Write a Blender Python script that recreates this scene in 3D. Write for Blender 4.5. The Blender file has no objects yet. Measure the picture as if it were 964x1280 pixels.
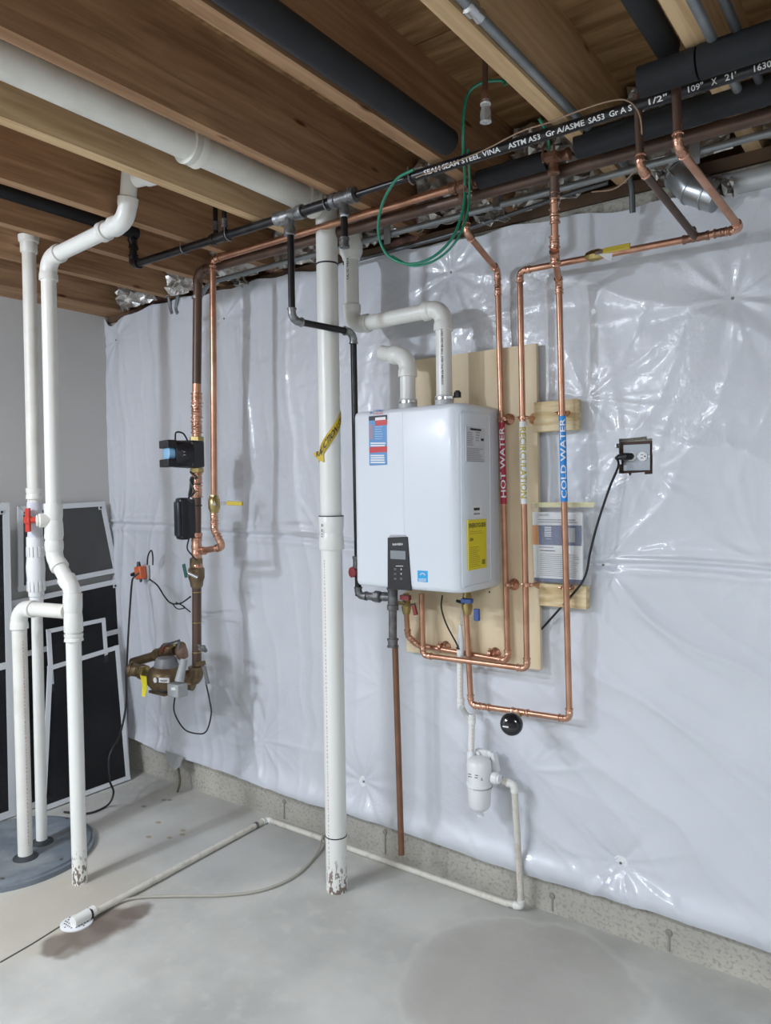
import bpy, math, random
import numpy as np
from mathutils import Vector, Matrix
random.seed(7)
RNG = np.random.RandomState(5)
sc = bpy.context.scene
COL = sc.collection
PI = math.pi

# ------------------------------------------------------------------ camera
F, YAW, PITCH, ROLL, CAMH = 932.67, .63484, -.027556, -.013633, 1.61
fw = Vector((-math.sin(YAW)*math.cos(PITCH), math.cos(YAW)*math.cos(PITCH), math.sin(PITCH)))
rt0 = Vector((math.cos(YAW), math.sin(YAW), 0)); up0 = rt0.cross(fw)
rt = math.cos(ROLL)*rt0 + math.sin(ROLL)*up0
up = -math.sin(ROLL)*rt0 + math.cos(ROLL)*up0
cam = bpy.data.cameras.new('camera'); camo = bpy.data.objects.new('camera', cam); COL.objects.link(camo)
cam.sensor_fit = 'VERTICAL'; cam.sensor_height = 24; cam.lens = F/1280*24
m = Matrix((rt, up, -fw)).transposed().to_4x4(); m.translation = (0, 0, CAMH)
camo.matrix_world = m
cam.clip_start = .02
sc.camera = camo

# ------------------------------------------------------------------ world, lamps, exposure
w = bpy.data.worlds.new('world'); sc.world = w; w.use_nodes = True
w.node_tree.nodes['Background'].inputs[0].default_value = (.8, .9, 1, 1)
w.node_tree.nodes['Background'].inputs[1].default_value = .05
def lamp(name, loc, power, r, col=(1, 1, 1)):
    l = bpy.data.lights.new(name, 'POINT'); l.energy = power; l.shadow_soft_size = r; l.color = col
    o = bpy.data.objects.new(name, l); o.location = loc; COL.objects.link(o); return o
lamp('bulb_near_sump', (-2.95, -.2, 2.56), 48, .06, (.885, .985, 1.14))
def shop_light(name, loc, power, size, col=(.885, .985, 1.11)):     # flat ceiling fixture shining down
    l = bpy.data.lights.new(name, 'AREA'); l.shape = 'RECTANGLE'; l.size = size[0]; l.size_y = size[1]; l.energy = power; l.color = col
    o = bpy.data.objects.new(name, l); o.location = loc; COL.objects.link(o); return o
shop_light('shop_light_right', (1.2, -.6, 2.62), 58, (1.2, .3))
shop_light('shop_light_rear', (-2.75, -1.7, 2.62), 88, (1.2, .3))
sc.view_settings.view_transform = 'Standard'; sc.view_settings.look = 'None'
sc.view_settings.gamma = 1; sc.view_settings.use_curve_mapping = False
sc.view_settings.exposure = .76

def P(x, y, X=None, Y=None, Z=None):
    """point where the sight line of photo position x,y meets the plane X, Y or Z (metres, floor = 0)"""
    d = fw + rt*((x-482)/F) - up*((y-640)/F)
    if X is not None: t = X/d.x
    elif Y is not None: t = Y/d.y
    else: t = (Z-CAMH)/d.z
    return Vector((d.x*t, d.y*t, CAMH+d.z*t))

# ------------------------------------------------------------------ materials
MC = {}
def M(name, c, rough=.5, metal=0., c2=None, scale=6., stretch=(1, 1, 1), ramp=(.35, .65), bump=0., bscale=40.,
      bstretch=(1, 1, 1), coat=0., spec=.5, detail=5, trans=0., emit=None, sub=0., kind='noise'):
    if name in MC: return MC[name]
    mt = bpy.data.materials.new(name); mt.use_nodes = True; nt = mt.node_tree; N = nt.nodes; L = nt.links
    b = N['Principled BSDF']
    b.inputs['Base Color'].default_value = (*c, 1); b.inputs['Roughness'].default_value = rough
    b.inputs['Metallic'].default_value = metal; b.inputs['Coat Weight'].default_value = coat
    b.inputs['Coat Roughness'].default_value = .12
    b.inputs['Specular IOR Level'].default_value = spec; b.inputs['Transmission Weight'].default_value = trans
    tc = N.new('ShaderNodeTexCoord')
    def mapped(st):
        mp = N.new('ShaderNodeMapping'); mp.inputs['Scale'].default_value = st
        L.new(tc.outputs['Object'], mp.inputs[0]); return mp
    if c2 is not None:
        n = N.new('ShaderNodeTexNoise'); n.inputs['Scale'].default_value = scale; n.inputs['Detail'].default_value = detail
        n.inputs['Distortion'].default_value = .6 if kind == 'wood' else 0
        L.new(mapped(stretch).outputs[0], n.inputs['Vector'])
        r = N.new('ShaderNodeValToRGB'); r.color_ramp.elements[0].position = ramp[0]; r.color_ramp.elements[1].position = ramp[1]
        r.color_ramp.elements[0].color = (*c, 1); r.color_ramp.elements[1].color = (*c2, 1)
        L.new(n.outputs['Fac'], r.inputs[0])
        out = r.outputs[0]
        if kind == 'wood':
            v = N.new('ShaderNodeTexVoronoi'); v.inputs['Scale'].default_value = 1.0
            L.new(mapped(tuple(9 if s > 3 else 2.6 for s in stretch)).outputs[0], v.inputs['Vector'])
            r2 = N.new('ShaderNodeValToRGB'); r2.color_ramp.elements[0].position = .04; r2.color_ramp.elements[1].position = .10
            r2.color_ramp.elements[0].color = (.35, .25, .2, 1); r2.color_ramp.elements[1].color = (1, 1, 1, 1)
            L.new(v.outputs['Distance'], r2.inputs[0])
            mx = N.new('ShaderNodeMix'); mx.data_type = 'RGBA'; mx.blend_type = 'MULTIPLY'; mx.inputs[0].default_value = 1
            L.new(out, mx.inputs[6]); L.new(r2.outputs[0], mx.inputs[7]); out = mx.outputs[2]
        L.new(out, b.inputs['Base Color'])
    if bump:
        n2 = N.new('ShaderNodeTexNoise'); n2.inputs['Scale'].default_value = bscale; n2.inputs['Detail'].default_value = 4
        L.new(mapped(bstretch).outputs[0], n2.inputs['Vector'])
        bp = N.new('ShaderNodeBump'); bp.inputs['Strength'].default_value = bump; bp.inputs['Distance'].default_value = .01
        L.new(n2.outputs['Fac'], bp.inputs['Height']); L.new(bp.outputs[0], b.inputs['Normal'])
    if emit: b.inputs['Emission Color'].default_value = (*emit, 1); b.inputs['Emission Strength'].default_value = 1
    MC[name] = mt; return mt

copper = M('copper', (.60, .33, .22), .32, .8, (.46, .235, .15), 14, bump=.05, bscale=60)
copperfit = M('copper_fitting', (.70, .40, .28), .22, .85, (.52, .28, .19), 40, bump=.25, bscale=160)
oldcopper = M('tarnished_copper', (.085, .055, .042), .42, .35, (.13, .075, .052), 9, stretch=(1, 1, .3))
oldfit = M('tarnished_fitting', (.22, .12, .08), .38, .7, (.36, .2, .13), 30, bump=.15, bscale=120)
pvc = M('white_pvc', (.80, .80, .755), .32, 0, (.76, .75, .70), 5, ramp=(.4, .7))
pvcd = M('used_white_pvc', (.76, .75, .69), .4, 0, (.66, .64, .57), 9, ramp=(.45, .75))
cpvc = M('cream_drain_pipe', (.66, .63, .55), .45, 0, (.45, .42, .35), 30, ramp=(.5, .8))
blacksteel = M('black_steel_pipe', (.012, .012, .014), .3, .3, (.03, .028, .028), 20)
galv = M('galvanised_fitting', (.36, .37, .37), .38, .8, (.2, .2, .2), 50, bump=.2, bscale=120)
ironfit = M('grey_iron_fitting', (.12, .12, .125), .42, .6, (.2, .2, .2), 40, bump=.2, bscale=90)
foam = M('black_foam_sleeve', (.009, .010, .012), .8, 0, (.017, .019, .022), 5, bump=.1, bscale=150)
brass = M('brass', (.48, .38, .16), .3, .85, (.35, .26, .1), 30)
bronze = M('old_bronze', (.13, .085, .045), .38, .6, (.22, .16, .09), 16, bump=.2, bscale=60)
steel = M('bright_steel', (.6, .6, .6), .25, .9)
blackp = M('black_plastic', (.014, .014, .018), .35)
cordm = M('black_rubber_cord', (.01, .01, .012), .45)
conduit = M('grey_conduit', (.30, .32, .33), .38, .5, (.24, .26, .27), 12)
duct = M('sheet_metal_duct', (.45, .47, .48), .3, .85, (.35, .37, .38), 9)
foil = M('crinkled_foil', (.75, .74, .72), .3, .8, (.45, .43, .40), 14, bump=.8, bscale=34)
pink = M('pink_fibreglass', (.38, .2, .18), .95, 0, (.24, .13, .11), 20, bump=.9, bscale=60)
joistm = M('joist_lumber', (.45, .275, .155), .7, 0, (.27, .15, .08), 4.2, stretch=(9, .6, 9), ramp=(.32, .68), bump=.08, bscale=12, bstretch=(6, .6, 6), kind='wood', spec=.2)
joistp = M('pale_joist_lumber', (.70, .50, .29), .7, 0, (.48, .31, .165), 4.2, stretch=(9, .6, 9), ramp=(.32, .68), bump=.08, bscale=12, bstretch=(6, .6, 6), kind='wood', spec=.2)
subm = M('subfloor_plywood', (.48, .30, .145), .7, 0, (.27, .15, .065), 4.0, stretch=(1, 6, 1), ramp=(.35, .62), bump=.15, bscale=14, bstretch=(1, 6, 1), kind='wood', spec=.2)
plym = M('birch_plywood', (.78, .66, .46), .55, 0, (.66, .52, .33), 2.2, stretch=(7, 7, 1.2), ramp=(.3, .75), spec=.3)
blockm = M('pine_block', (.76, .62, .38), .6, 0, (.56, .41, .20), 6, stretch=(1, 4, 9), ramp=(.4, .6))
drym = M('drywall_paint', (.56, .55, .53), .85, 0, (.53, .52, .50), 1.5, bump=.03, bscale=80, spec=.2)
whitep = M('white_enamel', (.69, .73, .775), .34, 0, coat=.12)
whitepl = M('white_plastic', (.78, .79, .79), .35)
paper = M('paper_white', (.74, .75, .75), .5)
red = M('red_plastic', (.55, .03, .03), .35)
redtape = M('red_label_tape', (.42, .02, .05), .35)
bluetape = M('blue_label_tape', (.02, .25, .68), .35)
yellow = M('yellow_label', (.75, .62, .02), .4)
yelltape = M('yellow_black_tape', (.62, .44, .03), .4)
yelltext = M('ochre_ink', (.50, .38, .0), .4)
bluep = M('blue_handle', (.04, .09, .28), .35)
darkred = M('dark_red_handle', (.22, .03, .03), .4)
orange = M('orange_adapter', (.62, .13, .05), .4)
greenw = M('green_wire', (.01, .22, .13), .3, coat=.3)
greenh = M('green_handle', (.02, .10, .08), .4)
ink = M('black_ink', (.02, .02, .025), .5)
greyink = M('grey_ink', (.3, .3, .33), .5)
redink = M('red_ink', (.62, .40, .37), .5)
whiteink = M('white_ink', (.8, .8, .8), .5)
navy = M('navy_print', (.07, .10, .20), .45)
stickblue = M('blue_sticker', (.10, .28, .56), .4)
cyanb = M('cyan_sticker', (.02, .36, .72), .4)
orangep = M('orange_print', (.70, .30, .08), .45)
lcd = M('lcd_glass', (.22, .24, .26), .12)
meshm = M('insect_mesh', (.018, .018, .02), .85, 0, (.03, .03, .032), 3, spec=.15)
meshg = M('grey_insect_mesh', (.085, .088, .088), .8, 0, (.12, .12, .12), 3, spec=.15)
framem = M('white_screen_frame', (.68, .70, .72), .4)
lidm = M('grey_sump_lid', (.16, .19, .22), .55, 0, (.27, .29, .30), 7, ramp=(.45, .7), bump=.3, bscale=30)
rubber = M('dark_rubber', (.04, .045, .05), .6)
clear = M('clear_plastic_bag', (.78, .8, .8), .08, 0, trans=.75, coat=.5)
tubem = M('clear_vinyl_tube', (.55, .52, .44), .25, 0, trans=.25)
wiret = M('tan_cable', (.30, .2, .13), .5)

def node_kit(mt):
    nt = mt.node_tree; N = nt.nodes; L = nt.links
    def math_(op, a, b=None, clamp=False):
        n = N.new('ShaderNodeMath'); n.operation = op; n.use_clamp = clamp
        for i, v in enumerate((a, b)):
            if v is None: continue
            if isinstance(v, (int, float)): n.inputs[i].default_value = v
            else: L.new(v, n.inputs[i])
        return n.outputs[0]
    def vec(op, a, b=None):
        n = N.new('ShaderNodeVectorMath'); n.operation = op
        for i, v in enumerate((a, b)):
            if v is None: continue
            if isinstance(v, tuple): n.inputs[i].default_value = v
            else: L.new(v, n.inputs[i])
        return n
    def noise(vecin, s, d=5):
        n = N.new('ShaderNodeTexNoise'); n.inputs['Scale'].default_value = s; n.inputs['Detail'].default_value = d
        L.new(vecin, n.inputs['Vector']); return n
    def sstep(x, a, b):
        n = N.new('ShaderNodeMapRange'); n.interpolation_type = 'SMOOTHSTEP'
        L.new(x, n.inputs[0]); n.inputs[1].default_value = a; n.inputs[2].default_value = b; return n.outputs[0]
    def mix(f, a, b):
        n = N.new('ShaderNodeMix'); n.data_type = 'RGBA'
        if isinstance(f, (int, float)): n.inputs[0].default_value = f
        else: L.new(f, n.inputs[0])
        for i, v in ((6, a), (7, b)):
            if isinstance(v, tuple): n.inputs[i].default_value = (*v, 1)
            else: L.new(v, n.inputs[i])
        return n.outputs[2]
    return N, L, math_, vec, noise, sstep, mix

def PW(x, y): q = P(x, y, Z=0.0); return (q.x, q.y)
for m_ in (meshm, meshg): m_.node_tree.nodes['Principled BSDF'].inputs['Alpha'].default_value = .88
def floor_material():
    mt = bpy.data.materials.new('concrete_slab'); mt.use_nodes = True
    N, L, math_, vec, noise, sstep, mix = node_kit(mt)
    b = N['Principled BSDF']; tc = N.new('ShaderNodeTexCoord'); o = tc.outputs['Object']
    n1 = noise(o, 2.4, 7).outputs['Fac']; n2 = noise(o, 14, 6).outputs['Fac']; n3 = noise(o, 3.5, 4)
    col = mix(sstep(n1, .3, .7), (.60, .59, .545), (.43, .425, .395))
    col = mix(math_('MULTIPLY', sstep(n2, .5, .75), .4), col, (.64, .63, .58))
    # distorted position for stains
    off = vec('MULTIPLY', vec('SUBTRACT', n3.outputs['Color'], (.5, .5, .5)).outputs[0], (.22, .22, 0)).outputs[0]
    dp = vec('ADD', o, off).outputs[0]
    def dist(c, sx=1, sy=1, src=None):
        v = vec('MULTIPLY', vec('SUBTRACT', src or dp, (c[0], c[1], 0)).outputs[0], (sx, sy, 0)).outputs[0]
        return vec('LENGTH', v).outputs['Value']
    d = dist((-1.08, 2.17)); n4 = noise(o, 5, 5).outputs['Fac']
    disc = math_('SUBTRACT', 1, sstep(d, .30, .40)); col = mix(math_('MULTIPLY', disc, .5), col, (.42, .395, .345))
    ring = math_('MULTIPLY', math_('SUBTRACT', 1, sstep(math_('ABSOLUTE', math_('SUBTRACT', d, .385)), 0, .028)), .28)
    col = mix(ring, col, (.66, .64, .57))
    for c, sx, sy, r, cc, a in ((PW(70, 1140), 1.1, .9, .34, (.40, .35, .27), .55), (PW(40, 1120), 1, 1, .6, (.62, .58, .48), .45), (PW(150, 1148), 1.1, 1.5, .17, (.17, .135, .11), .85), (PW(178, 1139), 1.5, 1.5, .13, (.17, .135, .11), .85), (PW(120, 1162), 1.1, 1.4, .15, (.17, .135, .11), .85),
                                (PW(80, 1178), 1.3, 1.2, .12, (.19, .155, .125), .85), (PW(100, 1185), 1.5, 1.2, .10, (.2, .165, .13), .7), (PW(330, 1060), 1, .6, .28, (.40, .40, .385), .5), (PW(620, 1230), .8, .8, .3, (.42, .40, .36), .35),
                                ((-2.85, 2.2), 1, 1, .5, (.50, .50, .48), .35)):
        f = math_('MULTIPLY', math_('SUBTRACT', 1, sstep(dist(c, sx, sy), r*.6, r)), a); col = mix(f, col, cc)
    for q in ((198, 1028), (186, 1046), (212, 1047), (228, 1043), (229, 1038), (205, 1000), (212, 1000), (180, 1008)):
        p = P(*q, Z=0.0)
        f = math_('MULTIPLY', math_('SUBTRACT', 1, sstep(dist((p.x, p.y), 1, 1.3, o), .008, .022)), .75)
        col = mix(f, col, (.33, .25, .13) if q[1] > 1020 else (.2, .19, .17))
    L.new(col, b.inputs['Base Color']); b.inputs['Roughness'].default_value = .62; b.inputs['Specular IOR Level'].default_value = .3
    bp = N.new('ShaderNodeBump'); bp.inputs['Strength'].default_value = .18; bp.inputs['Distance'].default_value = .01
    L.new(math_('ADD', n2, math_('MULTIPLY', ring, 1.2)), bp.inputs['Height']); L.new(bp.outputs[0], b.inputs['Normal'])
    return mt

def poly_material():
    mt = bpy.data.materials.new('white_poly_film'); mt.use_nodes = True
    N, L, math_, vec, noise, sstep, mix = node_kit(mt)
    b = N['Principled BSDF']; tc = N.new('ShaderNodeTexCoord'); o = tc.outputs['Object']
    n1 = noise(o, 1.4, 3).outputs['Fac']
    col = mix(sstep(n1, .35, .7), (.665, .685, .725), (.60, .62, .66)); L.new(col, b.inputs['Base Color'])
    b.inputs['Roughness'].default_value = .33; b.inputs['Coat Weight'].default_value = .36; b.inputs['Coat Roughness'].default_value = .10
    st = vec('MULTIPLY', o, (26, 1, 9)).outputs[0]
    n2 = noise(st, 1.0, 5); n3 = noise(vec('MULTIPLY', o, (70, 1, 55)).outputs[0], 1.0, 3)
    m3 = sstep(noise(o, 1.9, 2).outputs['Fac'], .48, .68)
    v = N.new('ShaderNodeTexVoronoi'); v.feature = 'DISTANCE_TO_EDGE'; v.inputs['Scale'].default_value = 7
    wv = vec('ADD', o, vec('MULTIPLY', noise(o, 6, 3).outputs['Color'], (.35, .35, .35)).outputs[0]).outputs[0]
    L.new(wv, v.inputs['Vector'])
    crease = math_('MULTIPLY', math_('SUBTRACT', 1, sstep(v.outputs['Distance'], 0, .12)), .035)
    h = math_('ADD', math_('MULTIPLY', n2.outputs['Fac'], .38), math_('ADD', math_('MULTIPLY', math_('MULTIPLY', n3.outputs['Fac'], m3), .62), crease))
    bp = N.new('ShaderNodeBump'); bp.inputs['Strength'].default_value = .6; bp.inputs['Distance'].default_value = .006
    L.new(h, bp.inputs['Height']); L.new(bp.outputs[0], b.inputs['Normal']); L.new(bp.outputs[0], b.inputs['Coat Normal'])
    return mt

def concrete_material():
    mt = bpy.data.materials.new('cast_concrete'); mt.use_nodes = True
    N, L, math_, vec, noise, sstep, mix = node_kit(mt)
    b = N['Principled BSDF']; tc = N.new('ShaderNodeTexCoord'); o = tc.outputs['Object']
    n1 = noise(o, 2.5, 6).outputs['Fac']; n2 = noise(o, 80, 6).outputs['Fac']
    col = mix(sstep(n1, .3, .7), (.56, .525, .45), (.40, .38, .335))
    col = mix(math_('MULTIPLY', sstep(n2, .50, .66), .55), col, (.25, .235, .205))
    L.new(col, b.inputs['Base Color']); b.inputs['Roughness'].default_value = .85
    bp = N.new('ShaderNodeBump'); bp.inputs['Strength'].default_value = .4; bp.inputs['Distance'].default_value = .01
    L.new(n2, bp.inputs['Height']); L.new(bp.outputs[0], b.inputs['Normal'])
    return mt

def scuffed():
    mt = bpy.data.materials.new('scuffed_white_pvc'); mt.use_nodes = True
    N, L, math_, vec, noise, sstep, mix = node_kit(mt)
    b = N['Principled BSDF']; tc = N.new('ShaderNodeTexCoord'); o = tc.outputs['Object']; sp = N.new('ShaderNodeSeparateXYZ'); L.new(o, sp.inputs[0])
    n = noise(vec('MULTIPLY', o, (1, 1, .5)).outputs[0], 75, 4).outputs['Fac']
    low = math_('SUBTRACT', 1, sstep(sp.outputs[2], .05, .19))
    f = math_('MULTIPLY', sstep(math_('ADD', n, math_('MULTIPLY', low, .12)), .63, .66), low)
    L.new(mix(f, (.80, .80, .755), (.22, .17, .14)), b.inputs['Base Color']); b.inputs['Roughness'].default_value = .34
    return mt
pvcs = scuffed()
# ------------------------------------------------------------------ mesh helpers
def V(*a): return Vector(a)
def frame_of(d):
    d = Vector(d).normalized(); a = Vector((0, 0, 1)) if abs(d.z) < .9 else Vector((1, 0, 0))
    u = d.cross(a).normalized(); return d, u, u.cross(d)
class MB:
    def __init__(s): s.v = []; s.f = []
    def add(s, vs, fs):
        n = len(s.v); s.v += [Vector(p) for p in vs]; s.f += [tuple(i+n for i in f) for f in fs]; return s
    def hexa(s, c):            # 8 corners: bottom loop 4, top loop 4
        return s.add(c, [(3, 2, 1, 0), (4, 5, 6, 7), (0, 1, 5, 4), (1, 2, 6, 5), (2, 3, 7, 6), (3, 0, 4, 7)])
    def box(s, a, b):          # two opposite corners
        x0, x1 = sorted((a[0], b[0])); y0, y1 = sorted((a[1], b[1])); z0, z1 = sorted((a[2], b[2]))
        return s.hexa([(x0, y0, z0), (x1, y0, z0), (x1, y1, z0), (x0, y1, z0), (x0, y0, z1), (x1, y0, z1), (x1, y1, z1), (x0, y1, z1)])
    def obox(s, c, ex, ey, ez):   # centre and three half-extent vectors
        c = Vector(c); ex, ey, ez = Vector(ex), Vector(ey), Vector(ez)
        return s.hexa([c-ex-ey-ez, c+ex-ey-ez, c+ex+ey-ez, c-ex+ey-ez, c-ex-ey+ez, c+ex-ey+ez, c+ex+ey+ez, c-ex+ey+ez])
    def bar(s, a, b, w, t, n):    # board from a to b, width w across, thickness t along normal n
        a, b, n = Vector(a), Vector(b), Vector(n).normalized(); d = (b-a).normalized(); q = n.cross(d)
        return s.obox((a+b)/2, (b-a)/2, q*w/2, n*t/2)
    def sweep(s, pts, rad, seg=16, caps=True):
        pts = [Vector(p) for p in pts]; n = len(pts)
        if not hasattr(rad, '__len__'): rad = [rad]*n
        base = len(s.v); u = None
        for i, p in enumerate(pts):
            d = (pts[min(i+1, n-1)]-pts[max(i-1, 0)])
            if d.length < 1e-9: d = pts[i]-pts[i-1] if i else pts[1]-pts[0]
            d.normalize()
            if u is None: _, u, _ = frame_of(d)
            u = (u-d*u.dot(d)).normalized(); v = d.cross(u)
            for k in range(seg):
                a = 2*PI*k/seg; s.v.append(p+(u*math.cos(a)+v*math.sin(a))*rad[i])
        for i in range(n-1):
            for k in range(seg):
                a = base+i*seg+k; b = base+i*seg+(k+1) % seg
                s.f.append((a, b, b+seg, a+seg))
        if caps:
            s.f.append(tuple(base+k for k in reversed(range(seg)))); s.f.append(tuple(base+(n-1)*seg+k for k in range(seg)))
        return s
    def lathe(s, o, d, prof, seg=24):   # profile of (height, radius)
        o = Vector(o); d = Vector(d).normalized()
        pts = [o+d*h for h, r in prof]
        _, u, v = frame_of(d); v = d.cross(u); base = len(s.v)
        for (h, r), p in zip(prof, pts):
            for k in range(seg):
                a = 2*PI*k/seg; s.v.append(p+(u*math.cos(a)+v*math.sin(a))*r)
        for i in range(len(prof)-1):
            for k in range(seg):
                a = base+i*seg+k; b = base+i*seg+(k+1) % seg; s.f.append((a, b, b+seg, a+seg))
        s.f.append(tuple(base+k for k in reversed(range(seg)))); s.f.append(tuple(base+(len(prof)-1)*seg+k for k in range(seg)))
        return s
    def prism(s, poly, t):     # polygon points, thickness vector
        t = Vector(t); n = len(poly); poly = [Vector(p) for p in poly]
        return s.add(poly+[p+t for p in poly], [tuple(reversed(range(n))), tuple(range(n, 2*n))]+[(i, (i+1) % n, (i+1) % n+n, i+n) for i in range(n)])
    def build(s, name, mt, parent=None, smooth=True, bevel=0):
        me = bpy.data.meshes.new(name)
        off = wloc(parent) if parent else Vector((0, 0, 0))
        me.from_pydata([tuple(p-off) for p in s.v], [], s.f); me.update()
        if smooth:
            me.polygons.foreach_set('use_smooth', [True]*len(me.polygons)); me.set_sharp_from_angle(angle=math.radians(38))
        me.materials.append(mt)
        o = bpy.data.objects.new(name, me); COL.objects.link(o)
        if parent: o.parent = parent
        if bevel:
            md = o.modifiers.new('bevel', 'BEVEL'); md.width = bevel; md.segments = 2; md.limit_method = 'ANGLE'
        return o
WL = {}
def wloc(o):
    p = Vector(o.location)
    while o.parent: o = o.parent; p += Vector(o.location)
    return p
def tag(o, label, cat, group=None, kind=None):
    o['label'] = label; o['category'] = cat
    if group: o['group'] = group
    if kind: o['kind'] = kind
    return o
def thing(name, label, cat, loc=(0, 0, 0), group=None):
    o = bpy.data.objects.new(name, None); COL.objects.link(o); o.location = loc; o.empty_display_size = .05
    return tag(o, label, cat, group)
def struct(o, label=None, cat=None):
    o['kind'] = 'structure'
    if label: o['label'] = label
    if cat: o['category'] = cat
    return o

# ---- fittings
PROF = {'press': [(1, 1.08), (.97, 1.32), (.80, 1.34), (.72, 1.14), (.35, 1.12), (.25, 1.22), (.12, 1.22), (0, 1.1)],
        'pvc': [(1, 1.2), (.95, 1.25), (.30, 1.22), (.05, 1.16), (0, 1.13)],
        'thread': [(1, 1.3), (.97, 1.42), (.62, 1.42), (.55, 1.22), (0, 1.2)],
        'plain': [(1, 1.1), (0, 1.1)]}
LEG = {'press': 1.9, 'pvc': 1.1, 'thread': 1.1, 'plain': .5}
def corner(C, d1, d2, R):
    ang = d1.angle(d2); t = R/math.tan(ang/2) if ang < PI-.01 else 0
    return t
def arc(A, C, B, n=9):
    return [A*(1-s)**2+C*2*s*(1-s)+B*s*s for s in [i/n for i in range(n+1)]]
def arc_true(C, d1, d2, R, n=9):
    ang = d1.angle(d2)
    if ang > PI-.02: return [Vector(C)]
    t = R/math.tan(ang/2); A = C+d1*t; bis = (d1+d2).normalized(); O = C+bis*(R/math.sin(ang/2))
    a = A-O; b = (C+d2*t)-O; tot = a.angle(b); out = []
    for i in range(n+1):
        s = i/n; out.append(O+(a*math.sin((1-s)*tot)+b*math.sin(s*tot))/math.sin(tot))
    return out
def elbow(parent, C, d1, d2, r, mt, style, R, seg, name):
    pr = PROF[style]; leg = LEG[style]*r; body = pr[-1][1]
    pa = arc_true(C, d1, d2, R); A, B = pa[0], pa[-1]
    pts = [A+d1*leg*f for f, _ in pr]+pa[1:-1]+[B+d2*leg*f for f, _ in reversed(pr)]
    rad = [r*k for _, k in pr]+[r*body]*(len(pa)-2)+[r*k for _, k in reversed(pr)]
    return MB().sweep(pts, rad, seg).build(name, mt, parent)
def run(parent, pts, r, mt, fmt, style='press', R=None, seg=18, name='pipe', ename='elbow', plain=False):
    """pipe through pts with an elbow at each inner point; every straight length and every elbow is a part"""
    pts = [Vector(p) for p in pts]; R = R or 1.7*r; n = len(pts); ends = []
    for i in range(n):
        if 0 < i < n-1:
            d1 = (pts[i-1]-pts[i]).normalized(); d2 = (pts[i+1]-pts[i]).normalized()
            t = corner(pts[i], d1, d2, R); ends.append((pts[i]+d1*t, pts[i]+d2*t))
            elbow(parent, pts[i], d1, d2, r, fmt, style, R, seg, ename)
        else: ends.append((pts[i], pts[i]))
    out = []
    for i in range(n-1):
        a, b = ends[i][1], ends[i+1][0]
        if (b-a).dot(pts[i+1]-pts[i]) > 0: out.append(MB().sweep([a, b], r, seg).build(name, mt, parent))
    return out
def bent(pts, R, n=8):      # smooth polyline with rounded corners for one-piece tubes
    pts = [Vector(p) for p in pts]; out = [pts[0]]
    for i in range(1, len(pts)-1):
        d1 = pts[i-1]-pts[i]; d2 = pts[i+1]-pts[i]; rr = min(R, d1.length*.45, d2.length*.45)
        out += arc(pts[i]+d1.normalized()*rr, pts[i], pts[i]+d2.normalized()*rr, n)
    return out+[pts[-1]]
def spline(pts, n=8):       # Catmull-Rom
    pts = [Vector(p) for p in pts]; q = [pts[0]*2-pts[1]]+pts+[pts[-1]*2-pts[-2]]; out = []
    for i in range(1, len(q)-2):
        for k in range(n):
            t = k/n; a, b, c, d = q[i-1:i+3]
            out.append(.5*((2*b)+(c-a)*t+(2*a-5*b+4*c-d)*t*t+(3*b-a-3*c+d)*t**3))
    return out+[pts[-1]]
def coupling(parent, c, d, r, L, mt, style='press', name='coupling', seg=18):
    d = Vector(d).normalized(); c = Vector(c); pr = PROF[style]
    pts = [c-d*L/2*f for f, _ in pr]+[c+d*L/2*f for f, _ in reversed(pr)]
    rad = [r*k for _, k in pr]+[r*k for _, k in reversed(pr)]
    return MB().sweep(pts, rad, seg).build(name, mt, parent)
def tee(parent, c, d, br, r, L, mt, style='press', rb=None, Lb=None, name='tee', seg=18):
    d = Vector(d).normalized(); br = Vector(br).normalized(); c = Vector(c); pr = PROF[style]; rb = rb or r; Lb = Lb or L/2
    pts = [c-d*L/2*f for f, _ in pr]+[c+d*L/2*f for f, _ in reversed(pr)]
    rad = [r*k for _, k in pr]+[r*k for _, k in reversed(pr)]
    mb = MB().sweep(pts, rad, seg)
    mb.sweep([c+br*Lb*max(f, .05) for f, _ in reversed(pr)], [rb*k for _, k in reversed(pr)], seg)
    return mb.build(name, mt, parent)
def band(parent, c, d, r, h, mt, name='band', seg=18):
    d = Vector(d).normalized(); c = Vector(c)
    return MB().sweep([c-d*h/2, c+d*h/2], r, seg).build(name, mt, parent)
def between(a, b, t): return Vector(a)*(1-t)+Vector(b)*t

# ---- text
def glyphs(body, bold=.018):
    cu = bpy.data.curves.new('t', 'FONT'); cu.body = body; cu.resolution_u = 2; cu.offset = bold; o = bpy.data.objects.new('t', cu); COL.objects.link(o)
    bpy.context.view_layer.update(); dg = bpy.context.evaluated_depsgraph_get()
    me = bpy.data.meshes.new_from_object(o.evaluated_get(dg))
    vs = [Vector(v.co) for v in me.vertices]; fs = [tuple(p.vertices) for p in me.polygons]
    bpy.data.objects.remove(o); bpy.data.curves.remove(cu); bpy.data.meshes.remove(me)
    x0 = min(v.x for v in vs); x1 = max(v.x for v in vs); y0 = min(v.y for v in vs); y1 = max(v.y for v in vs)
    return [((v.x-x0)/(x1-x0), (v.y-y0)/(y1-y0)) for v in vs], fs
def flat_text(parent, body, o, ux, uy, mt, name='lettering', lift=.0004, bold=0):
    """lettering filling the rectangle o, o+ux, o+uy"""
    g, fs = glyphs(body); o, ux, uy = Vector(o), Vector(ux), Vector(uy); n = ux.cross(uy).normalized()*lift
    return MB().add([o+ux*a+uy*b+n for a, b in g], fs).build(name, mt, parent, smooth=False)
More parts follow.
